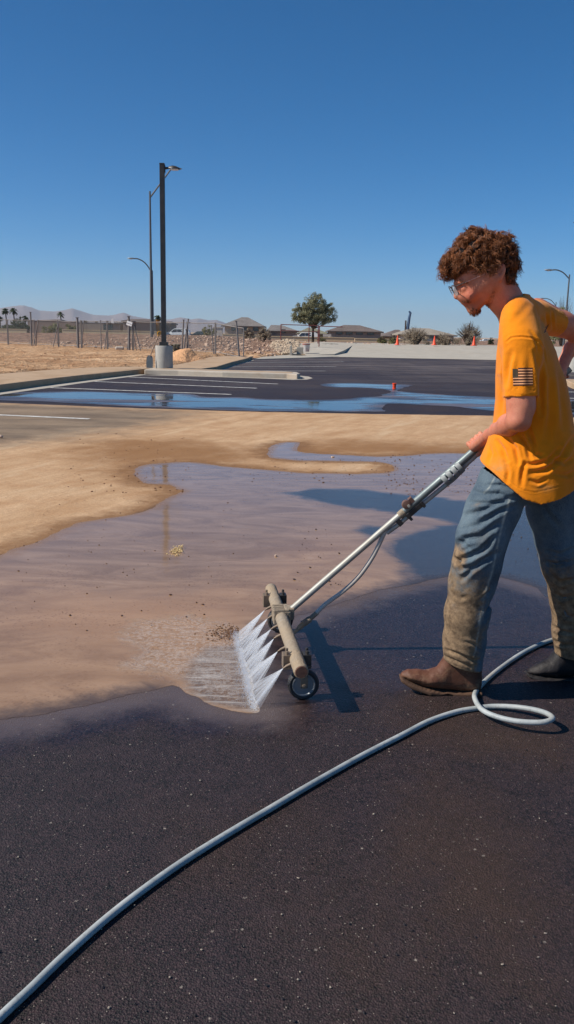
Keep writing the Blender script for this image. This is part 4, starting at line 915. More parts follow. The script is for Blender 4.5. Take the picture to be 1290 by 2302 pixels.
# ---------------------------------------------------------------- water broom
YW = 3.30
bar_f, bar_n = None, None
BZ = .165
bar_f = G(609, 1324, BZ); bar_n = G(677, 1510, BZ)
bd = (bar_n-bar_f).normalized(); bperp = Vector((bd.y, -bd.x, 0))          # bperp points away from the worker
if bperp.x > 0: bperp = -bperp
bc = bar_f.lerp(bar_n, .40)
broom = thing('water_broom', 'mud-caked steel water broom on small casters, spraying the pavement', 'water broom', (bc.x, bc.y, 0))
bo = Vector((bc.x, bc.y, 0)); Lc = lambda p: Vector(p)-bo
MUDST = simple('muddy_steel', lin(146, 134, 118), .85, .1, var=.35, scale=45, bump=.9, bscale=70, bdist=.006, dirt=lin(158, 138, 112), dirtamt=.8, dscale=5)
PIPE = simple('worn_pipe', lin(170, 170, 162), .5, .2, var=.12, scale=9, dirt=lin(150, 138, 122), dirtamt=.55, dscale=6)
HOSG = simple('grey_rubber_hose', lin(192, 186, 178), .6, 0, var=.15, scale=20, dirt=lin(140, 124, 108), dirtamt=.5, dscale=8)
TAPE = simple('duct_tape', lin(128, 134, 134), .6, .1, var=.2, scale=16)
PIPED = simple('taped_pipe', lin(120, 130, 130), .48, .35, var=.2, scale=16, bump=.3, bscale=30, bdist=.003)
RUBB = simple('rubber', (.02, .02, .022), .6, var=.3); RIMM = simple('caster_rim', lin(120, 132, 140), .4, .3, dirt=lin(150, 130, 110), dirtamt=.3); BRASS = simple('dirty_fitting', lin(128, 112, 96), .6, .4, var=.3, scale=20)
RED = simple('valve_body', lin(112, 84, 74), .6, .3, var=.3, scale=18)
MB().tube([Lc(bar_f-bd*.004), Lc(bar_f), Lc(bar_n), Lc(bar_n+bd*.004)], [.022, .0265, .0265, .0235], 24).build('spray_bar', MUDST, broom, True)
MB().tube([Lc(bar_n+bd*.004), Lc(bar_n+bd*.007)], [.022, .021], 24).build('end_cap', simple('rusty_cap', lin(132, 92, 74), .9, .2, var=.4, scale=30, bump=.6, bscale=80, bdist=.003, dirt=lin(90, 60, 48), dirtamt=.8, dscale=30), broom, True)
# clamp in the middle
cz = bar_f.lerp(bar_n, .38)
Rb = Matrix((bperp, bd, Vector((0, 0, 1)))).transposed()
cl = MB()
for k in (-.035, -.012, .012, .035): cl.box(Lc(cz+bd*k+Vector((0, 0, .004))), (.068, .012, .066), M=Rb)
cl.box(Lc(cz-bperp*.01), (.058, .085, .058), M=Rb).box(Lc(cz-bperp*.035+Vector((0, 0, .012))), (.04, .06, .05), M=Rb).build('clamp', MUDST, broom, bevel=.004)
# nozzles
noz_px = [(603, 1362), (612, 1386), (617, 1412), (630, 1431), (638, 1459), (648, 1491)]
noz_t = [.235, .35, .485, .595, .735, .905]; tips = []
for i, q in enumerate(noz_t):
    a = bar_f.lerp(bar_n, q)+bperp*.022+Vector((0, 0, -.008)); b_ = a+bperp*.020+Vector((0, 0, -.010)); c_ = b_+bperp*.010+Vector((0, 0, -.006)); tips.append(c_)
    MB().tube([Lc(a), Lc(b_), Lc(b_), Lc(c_)], [.0060, .0060, .0042, .0028], 10).build('nozzle', BRASS, broom, True)
# casters: bracket, fork, wheel
def caster(q, side):
    p = bar_f.lerp(bar_n, q)
    for s, off in ((1, bperp*.035), (-1, -bperp*.040)):
        m = MB().box(Lc(p+off*1.0+Vector((0, 0, -.012))), (.03, .045, .055), M=Rb)
        m.tube([Lc(p+off+Vector((0, 0, .01))), Lc(p+off+Vector((0, 0, .036)))], .006, 8).tube([Lc(p+off+bd*.016), Lc(p+off+bd*.016+Vector((0, 0, .030)))], .005, 8)
        m.build('bracket', BRASS if s > 0 else BLK, broom, bevel=.003)
    wc = p-bperp*.030; wc.z = .059
    m = MB()
    for s in (-.024, .024): m.add(*(lambda A_, B_, C_, D_: ([A_, B_, C_, D_, A_+Lb, B_+Lb, C_+Lb, D_+Lb], [(0, 1, 2, 3), (7, 6, 5, 4), (0, 4, 5, 1), (1, 5, 6, 2), (2, 6, 7, 3), (3, 7, 4, 0)]))(
        Lc(wc+bd*s-bperp*.012), Lc(wc+bd*s+bperp*.012), Lc(wc+bd*s+bperp*.028+Vector((0, 0, .075))), Lc(wc+bd*s-bperp*.018+Vector((0, 0, .075))))) if False else m.box(Lc(wc+bd*s+Vector((0, 0, .035))), (.026, .003, .085), M=Rb)
    m.box(Lc(wc+Vector((0, 0, .078))), (.05, .056, .006), M=Rb).build('fork', simple('caster_fork', lin(96, 92, 86), .6, .5), broom)
    MR = Matrix((bperp, Vector((0, 0, 1)), bd)).transposed()
    w_ = MB().lathe([(.040, -.013), (.052, -.0155), (.0575, -.011), (.0590, -.004), (.0590, .004), (.0575, .011), (.052, .0155), (.040, .013)], Lc(wc), 40, MR).build('caster_wheel', RUBB, broom, True)
    MB().lathe([(.008, -.0175), (.010, -.0150), (.036, -.0130), (.0385, -.0165), (.0425, -.0165), (.0435, -.012), (.0435, .012), (.0425, .0165), (.0385, .0165), (.036, .0130), (.010, .0150), (.008, .0175)], Lc(wc), 40, MR).build('rim', RIMM, w_, True)
    MB().lathe([(.004, -.029), (.009, -.028), (.009, .028), (.004, .029)], Lc(wc), 12, MR).build('axle', BRASS, w_, True)
    for k in range(0):
        pass
caster(.86, 1); caster(.13, -1)
# handle pipe
w0 = cz-bperp*.03+Vector((0, 0, .01)); 
wt = W(1281, 826, 3.36); w_h = W(1074, 1008, YW)
h0 = w0
def on(t): return w0.lerp(wt, t)
def tpx(px):
    lo_, hi_ = 0, 1
    for _ in range(40):
        m = (lo_+hi_)/2
        if PX(on(m))[0] < px: lo_ = m
        else: hi_ = m
    return (lo_+hi_)/2
ta = tpx(905)
pts = [w0, on(ta)]; MB().tube([Lc(p) for p in pts], .0134, 16).build('handle_pipe', PIPE, broom, True)
tb = tpx(1060)
MB().tube([Lc(on(ta)), Lc(on(ta+.004)), Lc(on(tb)), Lc(on(tb+.01)), Lc(on(tpx(1268))), Lc(on(tpx(1269))), Lc(on(.998))], [.0125, .0155, .0155, .013, .013, .017, .017], 16).build('grip_pipe', PIPED, broom, True)
# second line taped under the upper pipe
hd_ = (wt-w0).normalized(); down = Vector((hd_.z, 0, -hd_.x)); down = down.normalized()
if down.z > 0: down = -down
und = [on(tpx(x))+down*d for x, d in ((862, .020), (890, .026), (940, .027), (985, .030), (1012, .032), (1040, .022), (1066, .020))]
MB().tube([Lc(p) for p in spline(und, 4)], .0095, 10).build('supply_tube', PIPE, broom, True)
tape = MB()
for x in (992, 1003, 1014, 1024): tape.tube([Lc(on(tpx(x))+down*.012), Lc(on(tpx(x+8))+down*.012)], [.027, .026], 14)
tape.build('tape_wrap', TAPE, broom, True)
# branch hose from the valve down to the bar
br = [(868, 1188), (856, 1215), (836, 1255), (806, 1297), (770, 1330), (733, 1357), (712, 1377)]
yb = [on(tpx(x)).y-.012 for x, _ in br]
pb = [W(x, y, np.interp(x, [700, 868], [cz.y+.02, on(tpx(868)).y])) for x, y in br]
MB().tube([Lc(p) for p in spline(pb, 5)], .0094, 12).build('branch_hose', HOSG, broom, True)
ends = [W(x, y, np.interp(x, [660, 712], [cz.y+.0, cz.y+.02])) for x, y in ((714, 1376), (697, 1391), (682, 1402), (672, 1412), (660, 1423))]
MB().tube([Lc(p) for p in (ends[0], ends[1], ends[1], ends[2], ends[2], ends[3], ends[3], ends[4])], [.0105, .0105, .014, .014, .0115, .0115, .0085, .0085], 12).build('coupling', MUDST, broom, True)
# valve
vp = on(tpx(921)); vn = -down
vm = MB().lathe([(.006, -.016), (.017, -.014), (.019, 0), (.017, .014), (.006, .016)], Lc(vp+vn*.020-hd_*.004+Vector((0, -.012, 0))), 20, Matrix.Rotation(math.pi/2, 3, 'X'))
vm.box(Lc(vp+vn*.018+hd_*.022), (.018, .03, .022), M=Matrix.Rotation(-math.atan2(hd_.z, hd_.x), 3, 'Y')).build('valve', RED, broom, True)
MB().tube([Lc(vp+vn*.012+Vector((0, -.034, 0))), Lc(vp+vn*.012+Vector((0, -.028, 0)))], .006, 10).build('valve_screw', PIPE, broom, True)
mm = MB(); Mh = Matrix.Rotation(-math.atan2(hd_.z, hd_.x), 3, 'Y')
mm.box(Lc(vp+down*.022), (.075, .03, .022), M=Mh).box(Lc(vp+down*.03-hd_*.03), (.012, .03, .035), M=Mh).box(Lc(vp+down*.026+hd_*.045), (.014, .03, .03), M=Mh)
mm.build('valve_clamp', BLK, broom, bevel=.003)
cp_ = on(tpx(898)); MB().box(Lc(on(tpx(890))+down*.020), (.02, .024, .03), M=Mh).tube([Lc(on(tpx(897))+down*.028), Lc(on(tpx(903))+down*.030)], .004, 6).build('hose_clip', BLK, broom)
MB().tube([Lc(on(ta-.012)), Lc(on(ta+.006))], .0165, 14).build('collar', MUDST, broom, True)
# ---------------------------------------------------------------- jets of water
def jet_mat():
    t = NT('spray'); t.set((.92, .94, .96), .35, spec=.5)
    tr = t.new('BsdfTransparent'); mx = t.new('MixShader'); n = t.attr('dens')
    tl = t.new('BsdfTranslucent'); tl.inputs[0].default_value = (.95, .97, 1, 1); m2 = t.new('MixShader'); m2.inputs[0].default_value = .55
    t.l.new(t.bsdf.outputs[0], m2.inputs[1]); t.l.new(tl.outputs[0], m2.inputs[2])
    t.put(mx.inputs[0], n); t.l.new(tr.outputs[0], mx.inputs[1]); t.l.new(m2.outputs[0], mx.inputs[2]); t.l.new(mx.outputs[0], t.out.inputs[0]); return t.m
JET = jet_mat(); imp = [(-.02, .20), (.10, .40), (.24, .58), (.42, .74), (.55, .88), (.72, 1.0)]
JL = ['fan of water from the nozzle farthest up the spray bar, above the mud clods', 'water fan second from the far end of the spray bar', 'water fan leaving the bar just above the caked clamp',
      'water fan leaving the bar just below the caked clamp', 'water fan second from the caster wheel end', 'water fan nearest the caster wheel and rusty end cap']
for j in range(6):
    r = np.random.default_rng(60+j); V, F_, D = [], [], []; tip = tips[j]
    def quad_strip(a, b, w0_, w1_, d0, d1, n=6, axis=None):
        dd = (b-a).normalized(); s1 = dd.cross(Vector((0, 0, 1))).normalized(); s2 = dd.cross(s1).normalized(); k = len(V)
        for i in range(n+1):
            u = i/n; p = a.lerp(b, u); ww = (w0_+(w1_-w0_)*u)/2; dn = d0+(d1-d0)*u
            for q_ in range(3):
                an = 2.094*q_; V.append(tuple(p+s1*math.cos(an)*ww+s2*math.sin(an)*ww)); D.append(dn)
        for i in range(n):
            for q_ in range(3): F_.append((k+i*3+q_, k+i*3+(q_+1) % 3, k+(i+1)*3+(q_+1) % 3, k+(i+1)*3+q_))
    sk_ = r.uniform(.75, 1.35)
    for i in range(170):
        u = min(max(r.beta(1.5, 1.5*sk_), 0), 1); u = imp[j][0]+(imp[j][1]-imp[j][0])*u; tgt = imp_a.lerp(imp_b, u)+Vector((r.normal()*.006, r.normal()*.004, .003))
        s = r.uniform(0, .35) if r.random() < .6 else 0; e = 1 if r.random() < .6 else r.uniform(.6, 1)
        a = tip.lerp(tgt, s); b_ = tip.lerp(tgt, e); quad_strip(a, b_, .0007, .0006+.0018*r.random(), .24, .05+.16*r.random(), 5)
    # droplets and mist along the landing line
    for i in range(150):
        u = imp[j][0]+(imp[j][1]-imp[j][0])*r.random(); p = imp_a.lerp(imp_b, u)+bperp*abs(r.normal())*.045+Vector((0, r.normal()*.01, abs(r.normal())*.016))
        quad_strip(p, p+bperp*.004*r.random()+Vector((0, 0, .002)), .0012, .0008+.0014*r.random(), .55, .4, 1)
    for i in range(260):
        u = imp[j][0]+(imp[j][1]-imp[j][0])*r.random(); p = imp_a.lerp(imp_b, u)+Vector((-abs(r.normal())*.012+r.normal()*.004, r.normal()*.006, abs(r.normal())*.010))
        quad_strip(p, p+Vector((-.004*r.random(), 0, .004)), .002, .0015+.002*r.random(), .5, .4, 1)
    # the fine sheet between the streaks, a thin lens of mist with real thickness
    m_ = 14
    for side in (0, 1):
        k = len(V); aa, bb = imp_a.lerp(imp_b, imp[j][0]), imp_a.lerp(imp_b, imp[j][1])
        for iu in range(m_+1):
            for iv in range(m_+1):
                u, v = iu/m_, iv/m_; p = tip.lerp(aa.lerp(bb, u), v); nn = bperp*(1 if side else -1)*.004*v*(1-(2*u-1)**2); V.append(tuple(p+nn+Vector((0, 0, .002))))
                D.append((.15-.10*v)*(1-(2*u-1)**4)*(.55+.45*float(vnoise(u*9, j*3.1, side))))
        for iu in range(m_):
            for iv in range(m_): F_.append((k+iu*(m_+1)+iv, k+(iu+1)*(m_+1)+iv, k+(iu+1)*(m_+1)+iv+1, k+iu*(m_+1)+iv+1))
    o = mesh_obj('water_jet', np.array(V)-np.array(tip), F_, JET, None, False, dict(dens=np.clip(D, 0, 1))); o.location = tip
    tag(o, JL[j], 'water jet', 'fans of water from the spray bar')
# ---------------------------------------------------------------- long hose
HOSE = NT('hose'); n_ = HOSE.noise(6, 6, .65); n2_ = HOSE.noise(60, 4, .7)
hc = HOSE.mix(HOSE.mr(n_, .4, .62), lin(146, 152, 152), lin(178, 182, 180)); hc = HOSE.mix(HOSE.mr(n2_, .52, .7, 0, .5), hc, lin(120, 122, 118)); hc = HOSE.mix(HOSE.mr(HOSE.noise(2.3, 5, .6), .55, .68, 0, .5), hc, lin(166, 150, 126))
HOSE.set(hc, .5, 0, HOSE.bump(n2_, .25, .002), .4); HR = .0095
hp = [(-190, 2470, 0), (-80, 2364, 0), (9, 2278, 0), (70, 2221, 0), (140, 2153, 0), (233, 2070, 0), (326, 1997, 0), (419, 1932, 0), (512, 1874, 0), (600, 1822, 0), (700, 1763, 0), (812, 1700, 0), (905, 1652, 0), (965, 1621, 0), (1027, 1600, .0), (1073, 1592, .0), (1107, 1588, .004), (1153, 1589, .012), (1193, 1594, .022), (1224, 1602, .032), (1240, 1611, .038),
      (1239, 1618, .038), (1215, 1624, .034), (1162, 1621.5, .028), (1113, 1610, .024), (1082, 1594, .022), (1068, 1572, .014), (1068, 1558, .006), (1078, 1544, 0), (1097, 1525, 0), (1125, 1502, 0), (1165, 1474, 0), (1204, 1453, 0), (1243, 1438, 0), (1300, 1424, 0), (1380, 1410, 0), (1500, 1400, 0)]
HP = spline([G(a, b_, HR+c) for a, b_, c in hp], 9)
o = MB().tube([p-HP[0] for p in HP], HR, 14).build('water_hose', HOSE.m, None, True); o.location = HP[0]; tag(o, 'long dusty grey hose looping on the wet pavement beside the boots', 'hose')
# ---------------------------------------------------------------- loose stones, chips and clods
def gpos(rx, ry, z=0.003): return lambda r: (lambda p: (p.x, p.y, z))(G(r.uniform(*rx), r.uniform(*ry)))
def clods(n, rx, ry, size, col, seed, name='gravel', var=.3):
    V, F_ = rock_mesh(n, gpos(rx, ry), size, seed); tag(mesh_obj(name, V, F_, simple('grit_%d' % seed, col, .8, var=var, scale=30)), kind='stuff')
clods(260, (860, 1075), (1022, 1112), lambda r: .003+.006*r.random()**3, lin(72, 46, 44), 71)
clods(120, (560, 960), (1030, 1090), lambda r: .003+.006*r.random()**3, lin(84, 58, 48), 72)
clods(160, (150, 430), (975, 1110), lambda r: .003+.008*r.random()**3, lin(110, 72, 50), 73)
clods(160, (-60, 560), (1110, 1420), lambda r: .002+.005*r.random()**4, lin(96, 66, 52), 74)
clods(40, (660, 780), (1190, 1330), lambda r: .002+.006*r.random()**3, lin(60, 42, 40), 75)
clods(60, (1020, 1290), (1180, 1300), lambda r: .002+.004*r.random()**3, lin(60, 48, 44), 76)
V, F_ = rock_mesh(420, lambda r: (lambda p: (p.x, p.y, .002))(G(536-abs(r.normal())*34, 1424+r.normal()*8)), lambda r: .0015+.0045*r.random()**3, 77)
tag(mesh_obj('gravel', V, F_, simple('grit_77', lin(104, 74, 52), .8, var=.3, scale=30)), kind='stuff')
clods(320, (-50, 1290), (1640, 2300), lambda r: .0009+.0022*r.random()**5, lin(150, 138, 124), 78, var=.4)
clods(400, (-50, 1290), (1640, 2300), lambda r: .001+.002*r.random()**3, lin(30, 26, 30), 79, var=.4)
q = G(397, 1240); V, F_ = rock_mesh(260, lambda r: (r.normal()*.018, r.normal()*.055, .002+abs(r.normal())*.006), lambda r: .0015+.005*r.random()**2, 80)
o = mesh_obj('straw_clump', V, F_, simple('straw', lin(206, 178, 128), .9, var=.3, scale=40)); o.location = q; tag(o, 'pale yellow crumbly clump in the muddy puddle', 'clump')
for (px, py, sx, lbl) in ((620, 1251, .014, 'small pale chip lying alone in the brown puddle'), (748, 1028, .03, 'flat pale chip near the narrow puddle arm')):
    q = G(px, py); o = MB().box((0, 0, .005), (sx, sx*.9, .012), .4).build('chip', simple('chip_col', lin(196, 168, 146), .9), bevel=.003); o.location = q; tag(o, lbl, 'chip')
q = G(2, 985); o = MB().lathe([(.005, 0), (.022, .008), (.028, .02), (.018, .036), (.004, .04)], n=12).build('pale_stone', simple('chip_col', lin(196, 168, 146), .9), None, True); o.location = q; tag(o, 'pale rounded stone at the frame edge on the sandy asphalt', 'stone')
# ---------------------------------------------------------------- signed-distance modelling for the figure
class Vol:
    def __init__(s, lo, hi, h):
        s.h = h; s.lo = np.array(lo, float); s.n = np.ceil((np.array(hi)-s.lo)/h).astype(int)+1
        s.ax = [s.lo[i]+h*np.arange(s.n[i]) for i in range(3)]; s.d = np.full(s.n, .5, np.float32)
    def block(s, lo, hi, pad):
        a = np.clip(((np.array(lo)-pad-s.lo)/s.h).astype(int), 0, s.n); b = np.clip(((np.array(hi)+pad-s.lo)/s.h).astype(int)+2, 0, s.n)
        sl = tuple(slice(a[i], b[i]) for i in range(3)); g = np.meshgrid(*[s.ax[i][a[i]:b[i]].astype(np.float32) for i in range(3)], indexing='ij', sparse=True)
        return sl, g
    def put(s, lo, hi, fn, k=.015, pad=.06, op='add'):
        sl, (x, y, z) = s.block(lo, hi, pad); 
        if 0 in s.d[sl].shape: return
        d = fn(x, y, z).astype(np.float32); o = s.d[sl]
        if op == 'sub': o = -o
        hh = np.clip(.5+.5*(o-d)/k, 0, 1); r = o*(1-hh)+d*hh-k*hh*(1-hh)
        s.d[sl] = -r if op == 'sub' else r
    def cone(s, a, b, ra, rb, k=.015, op='add', sq=None):
        a = np.array(a[:]); b = np.array(b[:]); R_ = max(ra, rb)
        def fn(x, y, z):
            e = b-a; L2 = float(e@e)+1e-9; t = np.clip(((x-a[0])*e[0]+(y-a[1])*e[1]+(z-a[2])*e[2])/L2, 0, 1)
            return np.sqrt((x-a[0]-e[0]*t)**2+((y-a[1]-e[1]*t)*(sq or 1))**2+(z-a[2]-e[2]*t)**2)-(ra+(rb-ra)*t)
        s.put(np.minimum(a, b)-R_*(1 if not sq else 1/min(sq, 1)), np.maximum(a, b)+R_*(1 if not sq else 1/min(sq, 1)), fn, k, op=op)
    def chain(s, pts, k=.015):
        for (a, ra), (b, rb) in zip(pts[:-1], pts[1:]): s.cone(a, b, ra, rb, k)
    def ell(s, c, r, tilt=0, k=.015, op='add'):
        c = np.array(c[:]); ct, st = math.cos(tilt), math.sin(tilt); m = min(r)
        def fn(x, y, z):
            X, Y, Z = x-c[0], y-c[1], z-c[2]; u = X*ct+Z*st; w = -X*st+Z*ct
            q = np.sqrt((u/r[0])**2+(Y/r[1])**2+(w/r[2])**2); return (q-1)*m*(.6+.4*np.minimum(q, 1))
        R_ = max(r); s.put(c-R_, c+R_, fn, k, op=op)
    def mesh(s):
        d = s.d; nx, ny, nz = d.shape; neg = d < 0
        c = [neg[i:nx-1+i, j:ny-1+j, k:nz-1+k] for i in (0, 1) for j in (0, 1) for k in (0, 1)]
        cnt = sum(q.astype(np.uint8) for q in c); act = (cnt > 0) & (cnt < 8); I = np.argwhere(act); ids = np.full(act.shape, -1, np.int64); ids[act] = np.arange(len(I))
        P = np.zeros((len(I), 3)); N = np.zeros(len(I)); cor = {}
        for i in (0, 1):
            for j in (0, 1):
                for k in (0, 1): cor[(i, j, k)] = d[I[:, 0]+i, I[:, 1]+j, I[:, 2]+k].astype(float)
        for a in cor:
            for axis in range(3):
                if a[axis] == 0:
                    b = list(a); b[axis] = 1; b = tuple(b); va, vb = cor[a], cor[b]; m = (va < 0) != (vb < 0); t = np.where(m, va/(va-vb+1e-12), 0)
                    for q in range(3): P[:, q] += np.where(m, a[q]+(t if q == axis else 0), 0)
                    N += m
        V = s.lo+(I+P/N[:, None])*s.h; Fs = []
        for axis in range(3):
            sl0 = [slice(1, n-1) for n in (nx, ny, nz)]; sl0[axis] = slice(0, (nx, ny, nz)[axis]-1); sl1 = list(sl0); sl1[axis] = slice(1, (nx, ny, nz)[axis])
            m = neg[tuple(sl0)] != neg[tuple(sl1)]; E = np.argwhere(m); flip = neg[tuple(sl0)][m]
            for q in range(3):
                if q != axis: E[:, q] += 1
            u, w = [q for q in range(3) if q != axis]
            def cell(du, dw): e = E.copy(); e[:, u] -= du; e[:, w] -= dw; return ids[e[:, 0], e[:, 1], e[:, 2]]
            f = np.stack([cell(1, 1), cell(0, 1), cell(0, 0), cell(1, 0)], 1)
            if axis == 1: flip = ~flip
            f[~flip] = f[~flip][:, ::-1]; Fs.append(f)
        F_ = np.concatenate(Fs); F_ = F_[(F_ >= 0).all(1)]
        # vertex normals from the field
        g = [np.gradient(d[tuple(slice(max(0, 0), None) for _ in range(3))], axis=a) for a in range(3)] if False else None
        ii = np.clip(np.round((V-s.lo)/s.h).astype(int), 1, s.n-2); nn = np.stack([d[ii[:, 0]+(a == 0), ii[:, 1]+(a == 1), ii[:, 2]+(a == 2)]-d[ii[:, 0]-(a == 0), ii[:, 1]-(a == 1), ii[:, 2]-(a == 2)] for a in range(3)], 1)
        nn /= np.linalg.norm(nn, axis=1)[:, None]+1e-9
        return V, F_, nn
def relax(V, F_, it=2, w=.5):
    for _ in range(it):
        S = np.zeros_like(V); c = np.zeros(len(V))
        for a, b in ((0, 1), (1, 2), (2, 3), (3, 0)):
            np.add.at(S, F_[:, a], V[F_[:, b]]); np.add.at(S, F_[:, b], V[F_[:, a]]); np.add.at(c, F_[:, a], 1); np.add.at(c, F_[:, b], 1)
        V = V*(1-w)+w*S/np.maximum(c, 1)[:, None]
    return V
def proj(V):
    y, z = V[:, 1], V[:, 2]-CAMH; d = y*cp-z*sp; b = (y*sp+z*cp)/d; a = V[:, 0]/d; u = a*cr+b*sr; v = -a*sr+b*cr
    return PW/2+u*F, PH/2-v*F
def crease(V, N, lines, front=None):
    """press folds into cloth: each line is points, width (px), depth (mm); a ridge stands on either side"""
    px, py = proj(V); D = np.zeros(len(V))
    for pts, wd, dep in lines:
        best = np.full(len(V), 1e9); tt_ = np.zeros(len(V)); n = len(pts)-1
        for i in range(n):
            (ax, ay), (bx, by) = pts[i], pts[i+1]; ex, ey = bx-ax, by-ay; t = np.clip(((px-ax)*ex+(py-ay)*ey)/(ex*ex+ey*ey), 0, 1); q = np.hypot(px-ax-ex*t, py-ay-ey*t)
            m = q < best; best = np.where(m, q, best); tt_ = np.where(m, (i+t)/n, tt_)
        u = best/wd; taper = np.clip(np.sin(np.pi*np.clip(tt_*.9+.05, 0, 1)), 0, 1)**.6
        D += dep*.001*taper*(-np.exp(-u*u)+.55*np.exp(-((u-1.7)**2)*1.3))
    side = np.clip((-N[:, 1]+.25)/.5, 0, 1) if front is None else 1
    Nh = N.copy(); e = np.clip(1.25-np.abs(N[:, 2])*1.25, 0, 1)**.7; Nh[:, 2] *= .3
    return V+Nh*(D*side*e)[:, None]
YH = 3.05; s_h = M_(1, YH, 1.6)
person = thing('person', 'young worker in a mustard-yellow shirt and muddy jeans pushing the water broom', 'person', (0.95, 3.08, 0))
PO = np.array([0.95, 3.08, 0])
def H(px, py, dy=0): p = W(px, py, YH); return (p.x, p.y+dy, p.z)
# ---------------------------------------------------------------- body: head, neck, arms and hands in one surface
b_ = Vol((.50, 2.72, .82), (1.42, 3.52, 1.72), .0036)
r_ = lambda p: p*s_h
b_.ell(H(1086, 592), (r_(58), .074, r_(55)), rad(-25), .01)
b_.ell(H(1058, 625), (r_(34), .062, r_(36)), rad(-25), .02)
for s in (-1, 1):
    b_.cone(H(1106, 642, s*.050), H(1068, 688, s*.014), r_(17), r_(11), .02)
    b_.cone(H(1095, 625, s*.040), H(1056, 664, s*.030), r_(30), r_(16), .02)
    b_.ell(H(1030, 637, s*.022), (r_(8), .022, r_(6)), rad(-25), .012)
    b_.ell(H(1035, 649, s*.031), (r_(8), .013, r_(7)), 0, .006, 'sub')
    b_.ell(H(1041, 649, s*.030), (r_(8.5), .014, r_(8)), 0, .004)
    b_.ell(H(1038, 670.5, s*.011), (r_(5.5), .0075, r_(4.5)), 0, .006)
b_.cone(H(1050, 662), H(1062, 692), r_(20), r_(13), .02)
b_.cone(H(1024.5, 645), H(1026, 667), r_(4.2), r_(6.4), .003);
b_.cone(H(1036, 655), H(1042, 672), r_(8), r_(9), .015)
b_.ell(H(1044.5, 680), (r_(6.5), .020, r_(3.6)), rad(-30), .005); b_.ell(H(1052, 686), (r_(6.0), .017, r_(3.6)), rad(-30), .005)
b_.ell(H(1063, 697), (r_(9), .018, r_(7)), rad(-25), .012)
b_.ell(H(1026.5, 685), (r_(10), .04, r_(9.5)), 0, .004, 'sub'); b_.ell(H(1041, 700), (r_(9), .04, r_(9)), 0, .004, 'sub')
b_.ell(H(1043, 680), (r_(5), .018, r_(3.0)), rad(-35), .003); b_.ell(H(1050, 686.5), (r_(5), .016, r_(3.2)), rad(-35), .003)
# ears
for s in (-1, 1):
    b_.ell(H(1113, 615, s*.081), (r_(10), .010, r_(19)), rad(-12), .004); b_.ell(H(1111, 612, s*.092), (r_(5.5), .010, r_(11)), rad(-12), .003, 'sub'); b_.ell(H(1107, 617, s*.075), (r_(4), .006, r_(4)), 0, .004)
    b_.ell(H(1111, 630, s*.080), (r_(6), .007, r_(6)), 0, .005)
b_.chain([(H(1116, 630), r_(33)), (H(1130, 665), r_(34)), (H(1160, 708), r_(38))], .03)
b_.cone(H(1100, 640, -.045), H(1142, 705, -.035), r_(10), r_(9), .02)
b_.cone(H(1172, 752), H(1185, 900), .070, .080, .04)
YA = 2.885
sh = W(1174, 772, YA+.02); el_ = W(1166, 944, YA-.02); wr = W(1100, 978, 3.15)
m1 = lambda p: M_(p, YA)
b_.chain([(sh, m1(29)), (W(1172, 840, YA), m1(27)), (W(1170, 885, YA-.005), m1(29.5)), (W(1171, 915, YA-.01), m1(29)), (el_, m1(24))], .02)
b_.ell(W(1180, 952, YA-.015), (m1(11), .016, m1(13)), 0, .016)
b_.chain([(el_, m1(23)), (W(1143, 955, 2.95), m1(24)), (W(1118, 968, 3.06), m1(18)), (wr, m1(13.5))], .018)
# near hand closed on the grip
hdv = np.array((wt-w0).normalized()[:]); dn = np.array(down[:])
upv = -dn; nr = np.cross(hdv, upv); nr = nr*(-1 if nr[1] > 0 else 1)        # up from the pipe, and towards the near side
def hand(center, wrist, rr=.0155, flip=1, sc=1.0, pa=30):
    c = np.array(center[:])
    def ring(t, ang, q): a = rad(ang); return c+hdv*t+(nr*flip*math.cos(a)+upv*math.sin(a))*q
    k0 = ring(.004, 62, .040*sc); wv = np.array(wrist[:])
    b_.cone(wv, ring(.014, pa, .034*sc), .020*sc, .023*sc, .014); b_.cone(wv, ring(-.016, pa+2, .035*sc), .019*sc, .021*sc, .014)
    for i, (t, L_) in enumerate(((-.024, 0), (-.004, 10), (.016, 6), (.035, -8))):
        rf = (.0104, .0106, .0102, .0090)[i]*sc; a0 = pa+6; pts = [ring(t, a0, .040*sc), ring(t*1.03, a0+42, .0385), ring(t*1.03, a0+75, .0330), ring(t, 150, rr+rf), ring(t, 200+L_, rr+rf*.9), ring(t, 262+L_, rr+rf*.9), ring(t, 305+L_, rr+rf*.9)]
        for q in range(6): b_.cone(pts[q], pts[q+1], rf*(1.05-.05*q), rf*(1-.05*q), .003)
    th = [ring(.030, pa-10, .030), ring(.016, pa-40, rr+.015), ring(-.008, pa-66, rr+.011), ring(-.026, pa-78, rr+.009)]
    for q, rq in ((0, .0125), (1, .0108), (2, .0098)): b_.cone(th[q], th[q+1], rq*sc, (rq-.0012)*sc, .005)
hc_ = on(tpx(1077)); hand(hc_, wr)
